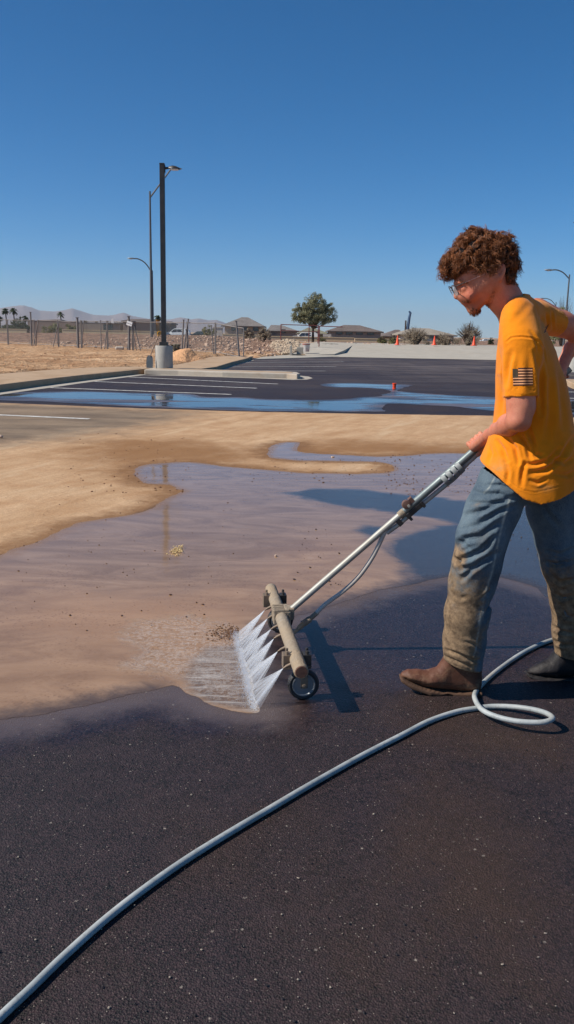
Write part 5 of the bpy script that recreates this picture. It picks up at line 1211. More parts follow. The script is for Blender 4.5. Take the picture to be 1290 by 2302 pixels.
# far arm
YF = 3.27
sf = W(1205, 706, YF); ef = W(1338, 762, 3.40); wf = W(1282, 785, 3.38); m2 = lambda p: M_(p, YF)
b_.chain([(sf, m2(34)), (W(1262, 728, 3.33), m2(27)), (ef, m2(25))], .02); b_.chain([(ef, m2(25)), (W(1310, 778, 3.39), m2(23)), (wf, m2(17))], .02)
hand(on(tpx(1252)), wf, .014, 1)
V, F_, N = b_.mesh(); V = relax(V, F_, 1, .4)
px_, py_ = proj(V)
def sdp(poly): return sd_poly(px_, py_, poly)
near_face = (V[:, 2] > 1.40)
lip = np.maximum(1-np.hypot((px_-1047)/8, (py_-683)/7), 0)*near_face*(np.abs(V[:, 1]-YH) < .028)
ruddy = np.exp(-(((px_-1060)/22)**2+((py_-668)/20)**2))*near_face
stub = np.clip((sdp([(1040, 672), (1062, 664), (1090, 672), (1112, 640), (1120, 650), (1098, 694), (1066, 712), (1048, 698)])+4)/10, 0, 1)*near_face
SK = NT('skin'); c = SK.mix(SK.mr(SK.noise(18, 5, .6), .35, .65), lin(184, 112, 86), lin(204, 134, 106)); c = SK.mix(SK.math('MULTIPLY', SK.attr('ruddy'), .45), c, lin(196, 100, 78))
c = SK.mix(SK.math('MULTIPLY', SK.attr('lip'), .8), c, lin(170, 84, 72)); c = SK.mix(SK.math('MULTIPLY', SK.attr('stub'), .38), c, lin(118, 66, 42))
c = SK.mix(SK.mr(SK.noise(45, 5, .7), .48, .7, 0, .4), c, lin(190, 104, 84)); c = SK.mix(SK.mr(SK.noise(190, 2), .58, .68, 0, .35), c, lin(160, 92, 66))
SK.set(c, .5, 0, SK.bump(SK.noise(160, 3), .15, .002), .4, Subsurface_Weight=.12, Subsurface_Radius=(.012, .004, .002))
mesh_obj('body', V-PO, F_, SK.m, person, True, dict(lip=lip, ruddy=ruddy, stub=stub))
# eyes and brows
EYE = simple('eye_white', (.7, .68, .66), .25, var=.03); IRIS = simple('iris', lin(60, 50, 40), .2)
for s in (-1, 1):
    e = H(1041, 650, s*.027); MB().lathe([(.001, -.0095), (.006, -.0075), (.0095, 0), (.006, .0075), (.001, .0095)], Vector(e)-Vector(PO), 14).build('eye', EYE, person, True)
def strands(name, roots, dirs, length, rad0, curl, seed, mat, parent, seg=8, sides=4, grav=.2, bundle=1, spread=.0025):
    if bundle > 1:
        rb = np.random.default_rng(seed+500); roots = np.repeat(roots, bundle, 0)+rb.normal(size=(len(roots)*bundle, 3))*spread; dirs = np.repeat(dirs, bundle, 0)+rb.normal(size=(len(roots), 3))*.10
    r = np.random.default_rng(seed); m = len(roots); V = np.zeros((m, seg+1, sides, 3))
    L_ = length*r.uniform(.6, 1.35, m); ph = r.uniform(0, 6.28, m); tw = r.uniform(.8, 1.5, m)*r.choice([-1, 1], m); cr_ = curl*r.uniform(.5, 1.4, m); ref0 = r.normal(size=(m, 3))
    if bundle > 1:
        rr_ = np.repeat(np.arange(m//bundle)*bundle, bundle); L_, ph, tw, cr_ = L_[rr_]*r.uniform(.85, 1.1, m), ph[rr_]+r.normal(size=m)*.22, tw[rr_], cr_[rr_]*r.uniform(.8, 1.15, m); ref0 = ref0[rr_]
    a = dirs/np.linalg.norm(dirs, axis=1)[:, None]; ref = ref0; u = np.cross(a, ref); u /= np.linalg.norm(u, axis=1)[:, None]; w = np.cross(a, u)
    C_ = np.zeros((m, seg+1, 3))
    for k in range(seg+1):
        t = k/seg; ang = ph+tw*t*6.5; amp = cr_*min(1, t*2.2)
        C_[:, k] = roots+a*(L_*t)[:, None]+(u*np.cos(ang)[:, None]+w*np.sin(ang)[:, None])*amp[:, None]-(u*np.cos(ph)[:, None]+w*np.sin(ph)[:, None])*(amp*.6)[:, None]+np.array([0, 0, -grav*1.0])*(L_*t*t)[:, None]
    for k in range(seg+1):
        tn = C_[:, min(k+1, seg)]-C_[:, max(k-1, 0)]; tn /= np.linalg.norm(tn, axis=1)[:, None]+1e-9; e1 = np.cross(tn, ref); e1 /= np.linalg.norm(e1, axis=1)[:, None]+1e-9; e2 = np.cross(tn, e1)
        q = rad0*(1.0-.75*(k/seg)**1.5)*(.75 if k == 0 else 1)
        for j in range(sides):
            an = 6.283*j/sides; V[:, k, j] = C_[:, k]+(e1*math.cos(an)+e2*math.sin(an))*q
    idx = np.arange(m*(seg+1)*sides).reshape(m, seg+1, sides); nx_ = np.roll(idx, -1, 2)
    f = np.stack([idx[:, :-1], nx_[:, :-1], nx_[:, 1:], idx[:, 1:]], -1).reshape(-1, 4)
    return mesh_obj(name, V.reshape(-1, 3)-PO, f, mat, parent, True)
def hairmat(name, c1, c2, rough=.45):
    t = NT(name); g_ = t.new('NewGeometry'); c = t.mix(g_.outputs['Random Per Island'], c1, c2)
    return t.set(c, rough, 0, None, .35)
# hair: a lumpy mass under a coat of curls
hv = Vol((H(985, 600)[0], YH-.115, H(1070, 662)[2]), (H(1165, 600)[0]+.01, YH+.115, H(1070, 495)[2]), .0036)
for c, rx, ry, rz, tl in [((1082, 574), 58, .082, 46, -20), ((1034, 592), 31, .062, 29, -35), ((1020, 603), 20, .050, 19, -35), ((1066, 562), 38, .072, 34, -15), ((1110, 560), 34, .075, 30, 0), ((1126, 588), 25, .070, 36, 0), ((1133, 616), 13, .060, 24, 0),
                            ((1066, 525), 8, .013, 15, 0), ((1090, 600), 24, .078, 14, 0), ((1083, 614), 8, .076, 11, 10)]:
    hv.ell(H(*c), (r_(rx), ry, r_(rz)), rad(tl), .012)
sl, (x, y, z) = hv.block(hv.lo, hv.lo+hv.n*hv.h, 0)
XX, YY, ZZ = np.broadcast_arrays(x, y, z)
hv.d = (hv.d+.0045*vnoise(XX*75, YY*75, ZZ*75, 5)+.002*vnoise(XX*170, YY*170, ZZ*170, 6)).astype(np.float32)
# keep the face and ears clear
for s in (-1, 1): hv.ell(H(1113, 617, s*.085), (r_(11), .030, r_(17)), rad(-10), .006, 'sub')
hv.ell(H(1052, 652), (r_(40), .12, r_(30)), rad(-40), .006, 'sub')
V, F_, N = hv.mesh()
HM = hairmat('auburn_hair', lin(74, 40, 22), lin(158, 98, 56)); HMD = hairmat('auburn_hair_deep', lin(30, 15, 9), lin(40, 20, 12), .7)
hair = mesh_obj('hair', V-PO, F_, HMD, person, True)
r = np.random.default_rng(5); wgt = np.clip(1.2-N[:, 1], .25, 2); wgt /= wgt.sum(); k = r.choice(len(V), 900, p=wgt); R0, N0 = V[k]+r.normal(size=(900, 3))*.0015, N[k]
pxh, pyh = proj(R0)
sw = np.stack([fbm(R0[:, 0]*22, R0[:, 1]*22, R0[:, 2]*22, 2, q) for q in (1, 2, 3)], 1)*1.6
front = np.clip((1060-pxh)/50, -1, 1); flow = np.stack([-front*.6, np.zeros(len(k)), -np.ones(len(k))*.35], 1)
dirs = N0*.42+sw+flow*.9; dirs -= N0*np.minimum((dirs*N0).sum(1), 0)[:, None]*1.0
dirs /= np.linalg.norm(dirs, axis=1)[:, None]
low = (pyh > 598) & (pxh < 1100) & (pxh > 1010)
lens = np.where(low, .016, .030)
ca = strands('curls', R0[~low]-N0[~low]*.004, dirs[~low]*1, .030, .00115, .0085, 8, HM, hair, 10, 4, .15, 8, .0022)
cb = strands('fringe', R0[low]-N0[low]*.004, dirs[low]*1, .016, .0010, .0050, 9, HM, hair, 8, 4, .1, 7, .002)
# goatee, moustache, stubble
def surf_pick(poly, n, seed, vv=None):
    Vb, Nb = BODY; px, py = proj(Vb); m = (sd_poly(px, py, poly) > 0) & (Vb[:, 2] > 1.4) & (np.abs(Vb[:, 1]-YH) < .07); i = np.where(m)[0]
    if len(i) == 0: return None
    i = np.random.default_rng(seed).choice(i, n); return Vb[i], Nb[i]
Vb, Fb, Nb = b_.mesh(); BODY = (Vb, Nb)
BRD = hairmat('beard', lin(96, 56, 36), lin(146, 92, 60), .6)
for nm, poly, n, L_, sd_ in (('goatee', [(1055, 694), (1062, 690), (1076, 692), (1086, 697), (1078, 706), (1064, 709), (1056, 704)], 260, .008, 1), ('moustache', [(1037, 674), (1050, 672), (1060, 678), (1056, 681), (1046, 678), (1038, 680)], 160, .006, 2),
                              ('eyebrow', [(1020, 634), (1034, 630), (1052, 634), (1050, 638), (1034, 636), (1022, 640)], 220, .007, 3), ('jaw_stubble', [(1076, 690), (1100, 668), (1112, 640), (1118, 644), (1102, 690), (1082, 702)], 260, .004, 4)):
    q = surf_pick(poly, n, sd_)
    if q is None: continue
    R0, N0 = q; d = N0*.7+np.array([.25, 0, -.8])*(0 if nm == 'eyebrow' else 1)+(np.array([.8, 0, .1]) if nm == 'eyebrow' else 0)
    strands(nm, R0-N0*.001, d, L_, .0009 if nm != 'jaw_stubble' else .0005, .0015, sd_+30, BRD, person, 4, 3, .1)
# glasses
FW = Vector((-.87, 0, -.49)); UP = Vector((-.49, 0, .87)); SD = Vector((0, -1, 0)); nas = Vector(H(1024, 648))
gl = MB(); lens_m = NT('safety_lens'); lens_m.set((.8, .85, .88), .03, 0, None, .6, 1.4); lens_m.put(lens_m.bsdf.inputs['Alpha'], .22)
DRK = simple('glasses_frame', (.012, .014, .018), .3)
for s in (-1, 1):
    o = nas+FW*.012+SD*s*.031-UP*.004-FW*.006*0; loop = []; lp = []
    for k in range(25):
        a = 6.2832*k/24; cx_, cy_ = math.copysign(abs(math.cos(a))**.6, math.cos(a))*.026, math.copysign(abs(math.sin(a))**.65, math.sin(a))*.019
        loop.append(o+SD*cx_+UP*cy_-FW*(.10*abs(cx_*s+.0)*1.0 if cx_*s > 0 else 0))
    top = [p for p in loop[0:14]]; gl.tube([p-Vector(PO) for p in top], .0014, 6); gl.tube([p-Vector(PO) for p in loop[13:]], .0007, 5)
    m = MB(); n = 24; V_ = [p-Vector(PO) for p in loop[:24]]; m.add(V_+[p+FW*.0015 for p in V_], [tuple(range(n)), tuple(reversed(range(n, 2*n)))]+[(i, (i+1) % n, n+(i+1) % n, n+i) for i in range(n)])
    m.build('lens', lens_m.m, None) if False else None
    lo_ = mesh_obj('lens', m.v, m.f, lens_m.m, person)
    hinge = o+SD*s*.027+UP*.012-FW*.004; ear = Vector(H(1108, 607, -s*.080)); mid = hinge.lerp(ear, .5)+SD*s*.006
    gl.tube([hinge-Vector(PO), hinge.lerp(ear, .22)+SD*s*.004-Vector(PO)], .0017, 6)
    gl2 = MB().tube([hinge.lerp(ear, .2)+SD*s*.004-Vector(PO), mid-Vector(PO), ear-Vector(PO)], .0012, 6); gl2.build('temple', simple('clear_temple', lin(190, 150, 140), .3), person, True)
gl.tube([nas+FW*.014+SD*.006-Vector(PO), nas+FW*.016-Vector(PO), nas+FW*.014-SD*.006-Vector(PO)], .0012, 6)
gl.build('glasses', DRK, person, True)
# ---------------------------------------------------------------- shirt
YT = 3.07; v = Vol((.62, 2.76, .76), (1.24, 3.50, 1.56), .0038)
sec = [(664, 1166, 1196, .055), (676, 1150, 1207, .100), (690, 1131, 1217, .145), (705, 1120, 1227, .172), (720, 1114, 1235, .185), (760, 1110, 1249, .19), (800, 1109, 1261, .185), (850, 1110, 1273, .178), (900, 1113, 1281, .170), (950, 1110, 1287, .166), (1000, 1096, 1291, .176), (1040, 1080, 1295, .186), (1080, 1072, 1298, .194), (1130, 1068, 1300, .198)]
zz = np.array([W(1190, q[0], YT).z for q in sec])[::-1]; xl = np.array([W(q[1], q[0], YT).x for q in sec])[::-1]; xr = np.array([W(q[2], q[0], YT).x for q in sec])[::-1]; hw = np.array([q[3] for q in sec])[::-1]
def torso(x, y, z, off=0):
    a = np.interp(z, zz, xl); b = np.interp(z, zz, xr); c = (a+b)/2; ra = (b-a)/2; rb = np.interp(z, zz, hw); tw = np.interp(z, [.90, 1.15, 1.45], [.14, .40, .46]); ct, st = np.cos(tw), np.sin(tw)
    X, Y = x-c, y-YT; ra_ = np.sqrt(np.maximum(ra**2-(rb*st)**2, (.5*ra)**2))/ct; u = X*ct-Y*st; w_ = X*st+Y*ct; q = (np.abs(u/ra_)**2.15+np.abs(w_/rb)**2.15)**(1/2.15)
    d = (q-1)*np.minimum(ra_, rb)*.95; top = z-zz[-1]-.004
    return np.maximum(d, top)
v.put((.62, 2.76, .76), (1.24, 3.5, 1.56), torso, .001, 0)
# sleeves
def sleeve(a, b, ra, rb, cut_n, cut_p):
    a, b, cut_n, cut_p = map(lambda q: np.array(q[:], float), (a, b, cut_n, cut_p)); e = b-a; L2 = float(e@e)
    def fn(x, y, z):
        t = np.clip(((x-a[0])*e[0]+(y-a[1])*e[1]+(z-a[2])*e[2])/L2, 0, 1.4); d = np.sqrt((x-a[0]-e[0]*t)**2+(y-a[1]-e[1]*t)**2+(z-a[2]-e[2]*t)**2)-(ra+(rb-ra)*t)
        return np.maximum(d, (x-cut_p[0])*cut_n[0]+(y-cut_p[1])*cut_n[1]+(z-cut_p[2])*cut_n[2])
    return fn
s1 = (W(1175, 782, YA+.03), W(1171, 900, YA-.004), m1(43), m1(38)); cn1 = Vector((.05, -.10, -1)).normalized(); cp1 = W(1170, 893, YA)
s2 = (W(1205, 712, YF-.03), W(1252, 727, YF+.05), m2(33), m2(30)); cn2 = (s2[1]-s2[0]).normalized(); cp2 = W(1254, 722, YF+.05)
B_ = lambda a, b, r: (np.minimum(np.array(a[:]), np.array(b[:]))-r-.03, np.maximum(np.array(a[:]), np.array(b[:]))+r+.03)
v.cone(W(1168, 712, 2.99), W(1175, 768, YA+.035), m1(38), m1(44), .03); v.cone(W(1180, 706, 3.15), W(1206, 712, YF-.02), m1(34), m2(33), .03)
v.put(*B_(s1[0], s1[1], .07), sleeve(*s1, cn1, cp1), .014); v.put(*B_(s2[0], s2[1], .07), sleeve(*s2, cn2, cp2), .02)
outer = v.d.copy()
# hollow it: the cloth is a shell
v.d = outer+.0085
for S_ in (s1, s2):
    a, b = S_[0], S_[1]; v.cone(a, b+(b-a)*.4, S_[2]-.0085, S_[3]-.0085, .008)
inner = v.d; v.d = np.maximum(outer, -inner)
v.cone(H(1112, 640), H(1146, 694), r_(38), r_(40), .004, 'sub')
hem = [(1060, 1040), (1078, 1047), (1105, 1060), (1135, 1084), (1165, 1107), (1200, 1116), (1245, 1106), (1290, 1092), (1320, 1085)]
hx = np.array([W(a, b, 2.97).x for a, b in hem]); hzv = np.array([W(a, b, 2.97).z for a, b in hem])
sl, (x, y, z) = v.block(v.lo, v.lo+v.n*v.h, 0); v.d = np.maximum(v.d, np.interp(x, hx, hzv)-z+(y-2.97)*.12).astype(np.float32)
V, F_, N = v.mesh(); V = relax(V, F_, 2, .5)
# loose-cloth ripple, gathered folds and seams
big = fbm(V[:, 0]*9+V[:, 2]*2, V[:, 1]*9, V[:, 2]*3.2, 3, 31); lowz = np.clip((1.25-V[:, 2])/.3, 0, 1)
V = V+N*(big*(.003+.006*lowz)*np.clip(1.3-np.abs(N[:, 2])*1.4, 0, 1))[:, None]
SF = [([(1139, 768), (1150, 759), (1172, 757), (1196, 760), (1212, 768), (1222, 786), (1226, 815)], 2.2, 4.0),
      ([(1142, 800), (1136, 835), (1133, 880)], 6, 5), ([(1205, 790), (1216, 850), (1218, 930)], 6, 9), ([(1192, 745), (1205, 765), (1215, 800)], 4, 5),
      ([(1186, 960), (1196, 985), (1203, 1010)], 5, 8), ([(1165, 972), (1185, 1002), (1192, 1030)], 5, 9), ([(1140, 985), (1158, 1008), (1166, 1040)], 5, 9), ([(1118, 992), (1130, 1010), (1140, 1035)], 5, 8), ([(1100, 1003), (1104, 1020), (1098, 1040)], 4, 5),
      ([(1180, 1043), (1205, 1044), (1232, 1034), (1258, 1008)], 5, 9), ([(1196, 1062), (1228, 1056), (1262, 1026), (1288, 985)], 6, 10), ([(1192, 1080), (1208, 1086), (1226, 1078)], 4, 6), ([(1180, 1040), (1174, 1065), (1172, 1092)], 5, 6), ([(1150, 792), (1143, 830), (1138, 864)], 6, 7),
      ([(1192, 1004), (1204, 1022), (1222, 1026)], 5, 6), ([(1136, 1040), (1142, 1062), (1140, 1082)], 5, 6),
      ([(1235, 860), (1238, 930), (1230, 990)], 8, 7), ([(1255, 800), (1262, 880), (1268, 960)], 7, 6), ([(1240, 1030), (1270, 1040), (1290, 1030)], 6, 7), ([(1250, 1065), (1275, 1068), (1292, 1060)], 5, 6),
      ([(1120, 740), (1124, 790), (1122, 830)], 6, 5), ([(1122, 850), (1128, 900), (1126, 930)], 6, 6), ([(1160, 800), (1166, 850), (1162, 885)], 8, 2), ([(1190, 800), (1188, 850), (1194, 885)], 7, 2.2),
      ([(1137, 884), (1170, 888), (1203, 886)], 1.4, 1.6), ([(1155, 720), (1175, 700), (1192, 680)], 7, 4), ([(1216, 712), (1220, 735)], 3, 6), ([(1228, 706), (1232, 738)], 3, 6), ([(1240, 703), (1243, 742)], 3, 5),
      ([(1085, 1043), (1105, 1053), (1138, 1077), (1168, 1099), (1200, 1107), (1245, 1097), (1290, 1083)], 1.4, 2.0)]
V = crease(V, N, SF)
SH = NT('mustard_cotton'); o = SH.obj()
c = SH.mix(SH.mr(SH.noise(7, 5, .6), .3, .7), lin(214, 120, 8), lin(230, 135, 16)); c = SH.mix(SH.mr(SH.noise(5, 6, .7, SH.mapping(o, (1, 1, 1), (0, 0, 0), (4, 2, 0))), .60, .76, 0, .35), c, lin(176, 118, 44))
dm = SH.mr(SH.attr('dust'), 0, 1, 0, .6); c = SH.mix(SH.math('MULTIPLY', dm, SH.mr(SH.noise(22, 6, .7), .35, .6)), c, lin(178, 140, 92))
SH.set(c, .88, 0, SH.bump(SH.math('ADD', SH.noise(260, 3, .6), SH.math('MULTIPLY', SH.noise(24, 5, .6), 1.5)), .35, .003), .15, Sheen_Weight=.15)
px_, py_ = proj(V); dust = np.clip(1.2-np.hypot((px_-1120)/22, (py_-1055)/28), 0, 1)+np.clip(1-np.hypot((px_-1225)/34, (py_-1098)/12), 0, 1)
shirt = mesh_obj('shirt', V-PO, F_, SH.m, person, True, dict(dust=dust))
SV = V; SFc = F_
# printed flag on the sleeve, lettering on the back of the shoulder: ink laid on the cloth
from mathutils.bvhtree import BVHTree
bvh = BVHTree.FromPolygons([tuple(q) for q in SV], [tuple(int(i) for i in f) for f in SFc])
def ink(quads, name, mat, n=10):
    V = []; F_ = []
    for (x0, y0, x1, y1, m_) in quads:
        k = len(V); ok = True; g_ = []
        mx_ = max(2, int(abs(x1-x0)/2.5)+1)
        for i in range(mx_+1):
            for j in range(m_+1):
                u, w = i/mx_, j/m_; q = FLG(x0+(x1-x0)*u, y0+(y1-y0)*w); d = Vector(ray(*q)).normalized(); h, nn, _, _ = bvh.ray_cast(Vector((0, 0, CAMH))+d*1.5, d)
                if h is None: ok = False; break
                if nn.dot(d) > 0: nn = -nn
                g_.append(h+nn*.0012-Vector(PO))
            if not ok: break
        if not ok: continue
        V += g_; F_ += [(k+i*(m_+1)+j, k+(i+1)*(m_+1)+j, k+(i+1)*(m_+1)+j+1, k+i*(m_+1)+j+1) for i in range(mx_) for j in range(m_)]
    return mesh_obj(name, V, F_, mat, shirt, True)
INK = simple('shirt_ink', lin(70, 34, 18), .8, var=.2, scale=60); INK2 = simple('canton_ink', lin(70, 60, 44), .85, var=.5, scale=300)
FLG = lambda x, y: (x+(y-846)*.02, y+(x-1175)*-.012)
qs = []
for i, yy in enumerate((828.2, 834.5, 840.9, 847.3, 853.7, 859.8, 865.6)): qs.append((1165 if i < 4 else 1153, yy-1.5, 1197.5, yy+1.5, 1))
ink(qs, 'flag_stripes', INK); ink([(1165 if yy < 848 else 1153, yy-1.1, 1197, yy+1.1, 1) for yy in (831.4, 837.7, 844.1, 850.5, 856.8, 862.7)], 'flag_light_stripes', simple('pale_ink', lin(232, 168, 118), .8)); ink([(1152.5, 829, 1164, 849.5, 6)], 'flag_canton', INK2)
def stroke_font(ch):
    return dict(R=[((0, 0), (0, 1)), ((0, 1), (.7, 1)), ((.7, 1), (.7, .5)), ((.7, .5), (0, .5)), ((.2, .5), (.75, 0))], E=[((0, 0), (0, 1)), ((0, 1), (.7, 1)), ((0, .5), (.6, .5)), ((0, 0), (.7, 0))], N=[((0, 0), (0, 1)), ((0, 1), (.7, 0)), ((.7, 0), (.7, 1))])[ch]
lv, lf = [], []
ang = rad(-62); ca_, sa_ = math.cos(ang), math.sin(ang)
for li, ch in enumerate('NE'):
    for (a, b) in stroke_font(ch):
        A2, B2 = [((p[0]+li*1.05)*9.5, p[1]*12) for p in (a, b)]; dx, dy = B2[0]-A2[0], B2[1]-A2[1]; L_ = math.hypot(dx, dy); nx_, ny_ = -dy/L_*1.9, dx/L_*1.9; row = []
        for t in (0, .5, 1):
            for s in (-1, 1):
                X_, Y_ = A2[0]+dx*t+nx_*s, A2[1]+dy*t+ny_*s; q = (1227+X_*ca_*.62+Y_*sa_*-.45-4, 745+X_*sa_-Y_*.5*ca_+2); d = Vector(ray(*q)).normalized(); h, nn, _, _ = bvh.ray_cast(Vector((0, 0, CAMH))+d*1.5, d)
                if h is not None: row.append(h-d*.0016-Vector(PO))
        if len(row) == 6:
            k = len(lv); lv += row; lf += [(k, k+2, k+3, k+1), (k+2, k+4, k+5, k+3)]
if lv: mesh_obj('back_lettering', lv, lf, INK, shirt)
# ---------------------------------------------------------------- jeans
v = Vol((.46, 2.78, .04), (1.36, 3.40, 1.02), .0045)
def J(px, py, Y, r): return (W(px, py, Y), M_(r, Y, .6))
v.ell(W(1190, 1055, 3.07), (.145, .150, .13), 0, .02)
v.chain([J(1140, 1075, 3.02, 60), J(1106, 1150, 2.99, 57), J(1084, 1210, 2.97, 55), J(1073, 1262, 2.965, 52), J(1061, 1312, 2.98, 49.5), J(1050, 1380, 2.99, 48), J(1044, 1440, 3.00, 46), J(1038, 1520, 3.005, 45)], .03)
v.chain([J(1238, 1075, 3.14, 64), J(1246, 1150, 3.15, 57), J(1256, 1210, 3.15, 50), J(1266, 1262, 3.15, 47), J(1284, 1340, 3.17, 46), J(1289, 1420, 3.18, 44), J(1291, 1500, 3.19, 42)], .03)
ou = v.d.copy(); v.d = np.maximum(ou, -(ou+.009))
sl, (x, y, z) = v.block(v.lo, v.lo+v.n*v.h, 0)
h1a, h1b = W(990, 1489, 2.96), W(1084, 1513, 2.96); cut1 = (h1a.z+(x-h1a.x)*(h1b.z-h1a.z)/(h1b.x-h1a.x))-z; h2 = W(1270, 1478, 3.15).z; top_ = z-.985
hz_ = np.interp(x, hx, hzv)+0*z; v.d = np.where(z > hz_-.004, np.maximum(v.d, torso(x, y, z)+.016), v.d)
cutv = np.where(x < W(1150, 1400, 3.0).x, cut1, h2-z); v.d = np.maximum(np.maximum(v.d, cutv), top_).astype(np.float32)
V, F_, N = v.mesh(); V = relax(V, F_, 2, .5)
V = V+N*(.004*fbm(V[:, 0]*10, V[:, 1]*10, V[:, 2]*7, 3, 41)+.0012*fbm(V[:, 0]*40, V[:, 1]*40, V[:, 2]*25, 2, 42))[:, None]
JF = [([(1056, 1100), (1085, 1112), (1120, 1110), (1150, 1122)], 5, 10), ([(1092, 1092), (1125, 1090), (1150, 1100)], 4, 7), ([(1048, 1158), (1080, 1150), (1120, 1130), (1158, 1118)], 6, 9), ([(1040, 1190), (1075, 1180), (1120, 1150), (1155, 1135)], 6, 8), ([(1054, 1128), (1085, 1132), (1130, 1128)], 4, 6),
      ([(1022, 1232), (1045, 1212), (1080, 1206), (1120, 1176)], 7, 12), ([(1026, 1262), (1052, 1252), (1085, 1236), (1110, 1205)], 6, 13), ([(1018, 1250), (1030, 1262), (1038, 1280), (1060, 1272)], 5, 9), ([(1040, 1300), (1060, 1280), (1090, 1258), (1118, 1240)], 6, 10), ([(1030, 1215), (1050, 1225), (1060, 1240)], 4, 6),
      ([(1128, 1180), (1116, 1250), (1108, 1320), (1096, 1400)], 6, 7), ([(1112, 1350), (1096, 1370), (1090, 1395)], 4, 8), ([(1105, 1310), (1100, 1330), (1085, 1345)], 4, 7), ([(1020, 1330), (1035, 1345), (1050, 1342)], 5, 4), ([(1000, 1460), (1030, 1470), (1062, 1485), (1078, 1484)], 3.5, 7), ([(998, 1475), (1030, 1488), (1060, 1499)], 3, 5), ([(1040, 1442), (1065, 1448), (1082, 1462)], 3.5, 5),
      ([(1226, 1262), (1250, 1270), (1285, 1262)], 5, 11), ([(1238, 1290), (1258, 1310), (1290, 1302)], 5, 12), ([(1232, 1238), (1260, 1245), (1290, 1232)], 4, 8), ([(1250, 1335), (1266, 1345), (1290, 1338)], 5, 9), ([(1262, 1362), (1272, 1385), (1292, 1390)], 5, 9), ([(1244, 1408), (1262, 1420), (1290, 1424)], 4, 8), ([(1245, 1440), (1265, 1450), (1290, 1450)], 4, 8), ([(1215, 1130), (1235, 1160), (1262, 1190)], 6, 6)]
V = crease(V, N, JF)
px_, py_ = proj(V)
seam_near = [(1146, 1120), (1138, 1150), (1128, 1180), (1118, 1225), (1106, 1285), (1088, 1340), (1078, 1400), (1070, 1450), (1060, 1508)]
def dline(pts):
    best = np.full(len(V), 1e9)
    for (ax, ay), (bx, by) in zip(pts[:-1], pts[1:]):
        ex, ey = bx-ax, by-ay; t = np.clip(((px_-ax)*ex+(py_-ay)*ey)/(ex*ex+ey*ey), 0, 1); best = np.minimum(best, np.hypot(px_-ax-ex*t, py_-ay-ey*t))
    return best
sd1 = dline(seam_near); side = (N[:, 1] < .1)&(px_ < 1180); V = V+N*(np.where(side, .0018*np.exp(-(sd1/3.2)**2), 0))[:, None]
seam = np.where(side, np.exp(-(sd1/2.6)**2), 0); pocket = np.exp(-(dline([(1118, 1062), (1100, 1095), (1088, 1108)])/1.6)**2)*side; seam = np.clip(seam+pocket*.8, 0, 1)
mudv = (np.clip((.66-V[:, 2])/.38, 0, 1)*1.15)*np.clip(.95-N[:, 0]*.9, .28, 1)+np.clip(1-np.hypot((px_-1030)/26, (py_-1248)/40), 0, 1)*.8+np.clip(1-np.hypot((px_-1070)/30, (py_-1140)/40), 0, 1)*.4
JN = NT('muddy_denim'); o = JN.obj()
c = JN.mix(JN.mr(JN.noise(9, 6, .65), .3, .7), lin(42, 60, 80), lin(94, 110, 120)); tw_ = JN.noise(1, 2, .5, JN.mapping(o, (500, 500, 160), (0, rad(35), 0)))
c = JN.mix(JN.mr(tw_, .35, .65, 0, .35), c, lin(128, 140, 140)); c = JN.mix(JN.math('MULTIPLY', JN.attr('seam'), JN.mr(JN.noise(60, 3), .35, .6, .25, .8)), c, lin(168, 172, 164))
mm_ = JN.mr(JN.math('ADD', JN.attr('mud'), JN.mr(JN.noise(13, 8, .75), 0, 1, -.8, .8)), .25, .8, 0, .92, True)
mc_ = JN.mix(JN.mr(JN.noise(45, 5, .7), .35, .65), lin(96, 76, 56), lin(150, 124, 94)); c = JN.mix(mm_, c, mc_)
c = JN.mix(JN.mr(JN.noise(6, 4, .6), .58, .72, 0, .3), c, lin(96, 84, 66))
JN.set(c, .9, 0, JN.bump(JN.math('ADD', JN.noise(180, 4, .7), JN.math('MULTIPLY', JN.noise(35, 5, .65), 1.2)), .5, .0035), .15)
mesh_obj('jeans', V-PO, F_, JN.m, person, True, dict(mud=mudv, seam=seam))
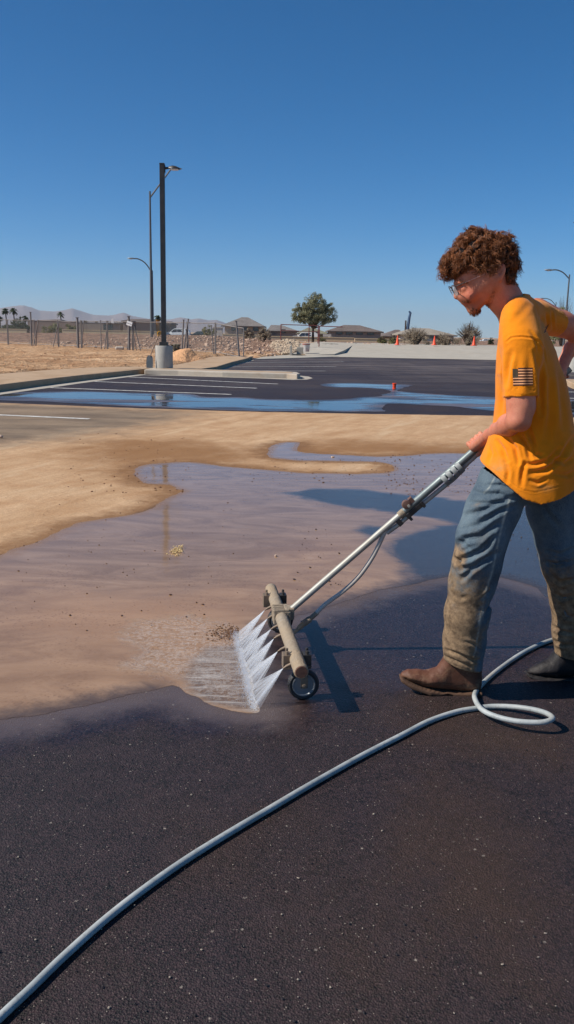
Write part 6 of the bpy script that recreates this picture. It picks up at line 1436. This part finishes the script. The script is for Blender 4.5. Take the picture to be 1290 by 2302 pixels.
# ---------------------------------------------------------------- boots
def boot(upper, sole, Yc, hwf, mat, smat, tilt=0):
    pu = [tuple(W(a, b, Yc)[i] for i in (0, 2)) for a, b in upper]; ps = [tuple(W(a, b, Yc)[i] for i in (0, 2)) for a, b in sole]; out = []
    for nm, P, grow, R_ in (('boot', pu, 0, .045), ('sole', ps, .004, .004)):
        A_ = np.array(P); lo = (A_[:, 0].min()-.02, Yc-.08, A_[:, 1].min()-.02); hi = (A_[:, 0].max()+.02, Yc+.08, A_[:, 1].max()+.02); v = Vol(lo, hi, .0034)
        gx, gz_ = np.meshgrid(v.ax[0], v.ax[2], indexing='ij'); s = sd_poly(gx, gz_, P)[:, None, :]; hwv = (np.interp(gx, hwf[0], hwf[1])+grow)[:, None, :]; yy = np.abs(v.ax[1]-Yc)[None, :, None]
        q = np.clip(s/R_, 0, 1); wdt = hwv*np.sqrt(1-(1-q)**2+1e-6); v.d = np.where(s > 0, np.maximum(yy-wdt, -s), np.maximum(yy-hwv, 0)*0+np.maximum(-s, yy-hwv)).astype(np.float32)
        V, F_, N = v.mesh(); V = relax(V, F_, 3, .5); out.append((nm, V, F_, N))
    nm, V, F_, N = out[0]; V = V+N*(.0016*fbm(V[:, 0]*45, V[:, 1]*30, V[:, 2]*30, 3, 51))[:, None]; o = mesh_obj('boot', V-PO, F_, mat, person, True); nm, V, F_, N = out[1]; mesh_obj('sole', V-PO, F_, smat, o, True); return o
def leather(name, a, b, c_):
    t = NT(name); c = t.mix(t.mr(t.noise(16, 6, .65), .3, .7), a, b); c = t.mix(t.mr(t.noise(9, 6, .7), .5, .66, 0, .75), c, c_)
    return t.set(c, t.mr(t.noise(20, 4), 0, 1, .45, .75), 0, t.bump(t.noise(70, 5, .7), .5, .003), .3)
LE = leather('brown_leather', lin(78, 48, 36), lin(108, 70, 52), lin(140, 110, 84)); LE2 = leather('shaded_leather', lin(22, 20, 22), lin(36, 32, 33), lin(46, 40, 38)); SO = simple('boot_sole', lin(82, 58, 42), .85, var=.3, scale=12); SO2 = simple('boot_sole_shaded', lin(30, 26, 26), .8)  # far boot: leather and sole coloured darker to paint in the near leg's shadow
xs_ = [W(a, 1530, 3.03).x for a in (898, 920, 965, 1010, 1085)]
boot([(899, 1520), (902, 1511), (916, 1505), (938, 1505), (962, 1507), (982, 1500), (992, 1484), (1000, 1470), (1078, 1475), (1082, 1500), (1083, 1532), (1080, 1549), (1050, 1552), (1000, 1548), (950, 1541), (915, 1528)],
     [(897, 1519), (906, 1520), (920, 1528), (950, 1539), (985, 1546), (1030, 1550), (1082, 1548), (1081, 1566), (1066, 1573), (1034, 1571), (1016, 1565), (1013, 1555), (1003, 1553), (985, 1557), (960, 1554), (925, 1543), (900, 1529)], 3.03, (xs_, [.026, .038, .046, .036, .036]), LE, SO)
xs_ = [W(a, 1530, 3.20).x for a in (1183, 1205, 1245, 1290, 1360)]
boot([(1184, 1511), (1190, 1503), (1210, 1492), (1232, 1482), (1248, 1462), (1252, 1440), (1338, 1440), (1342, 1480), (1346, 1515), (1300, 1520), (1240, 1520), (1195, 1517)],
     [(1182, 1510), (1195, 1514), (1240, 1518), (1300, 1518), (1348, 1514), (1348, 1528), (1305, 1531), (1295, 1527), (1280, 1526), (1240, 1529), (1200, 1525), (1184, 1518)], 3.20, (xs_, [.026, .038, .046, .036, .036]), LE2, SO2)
# sock glimpse between jeans and boot
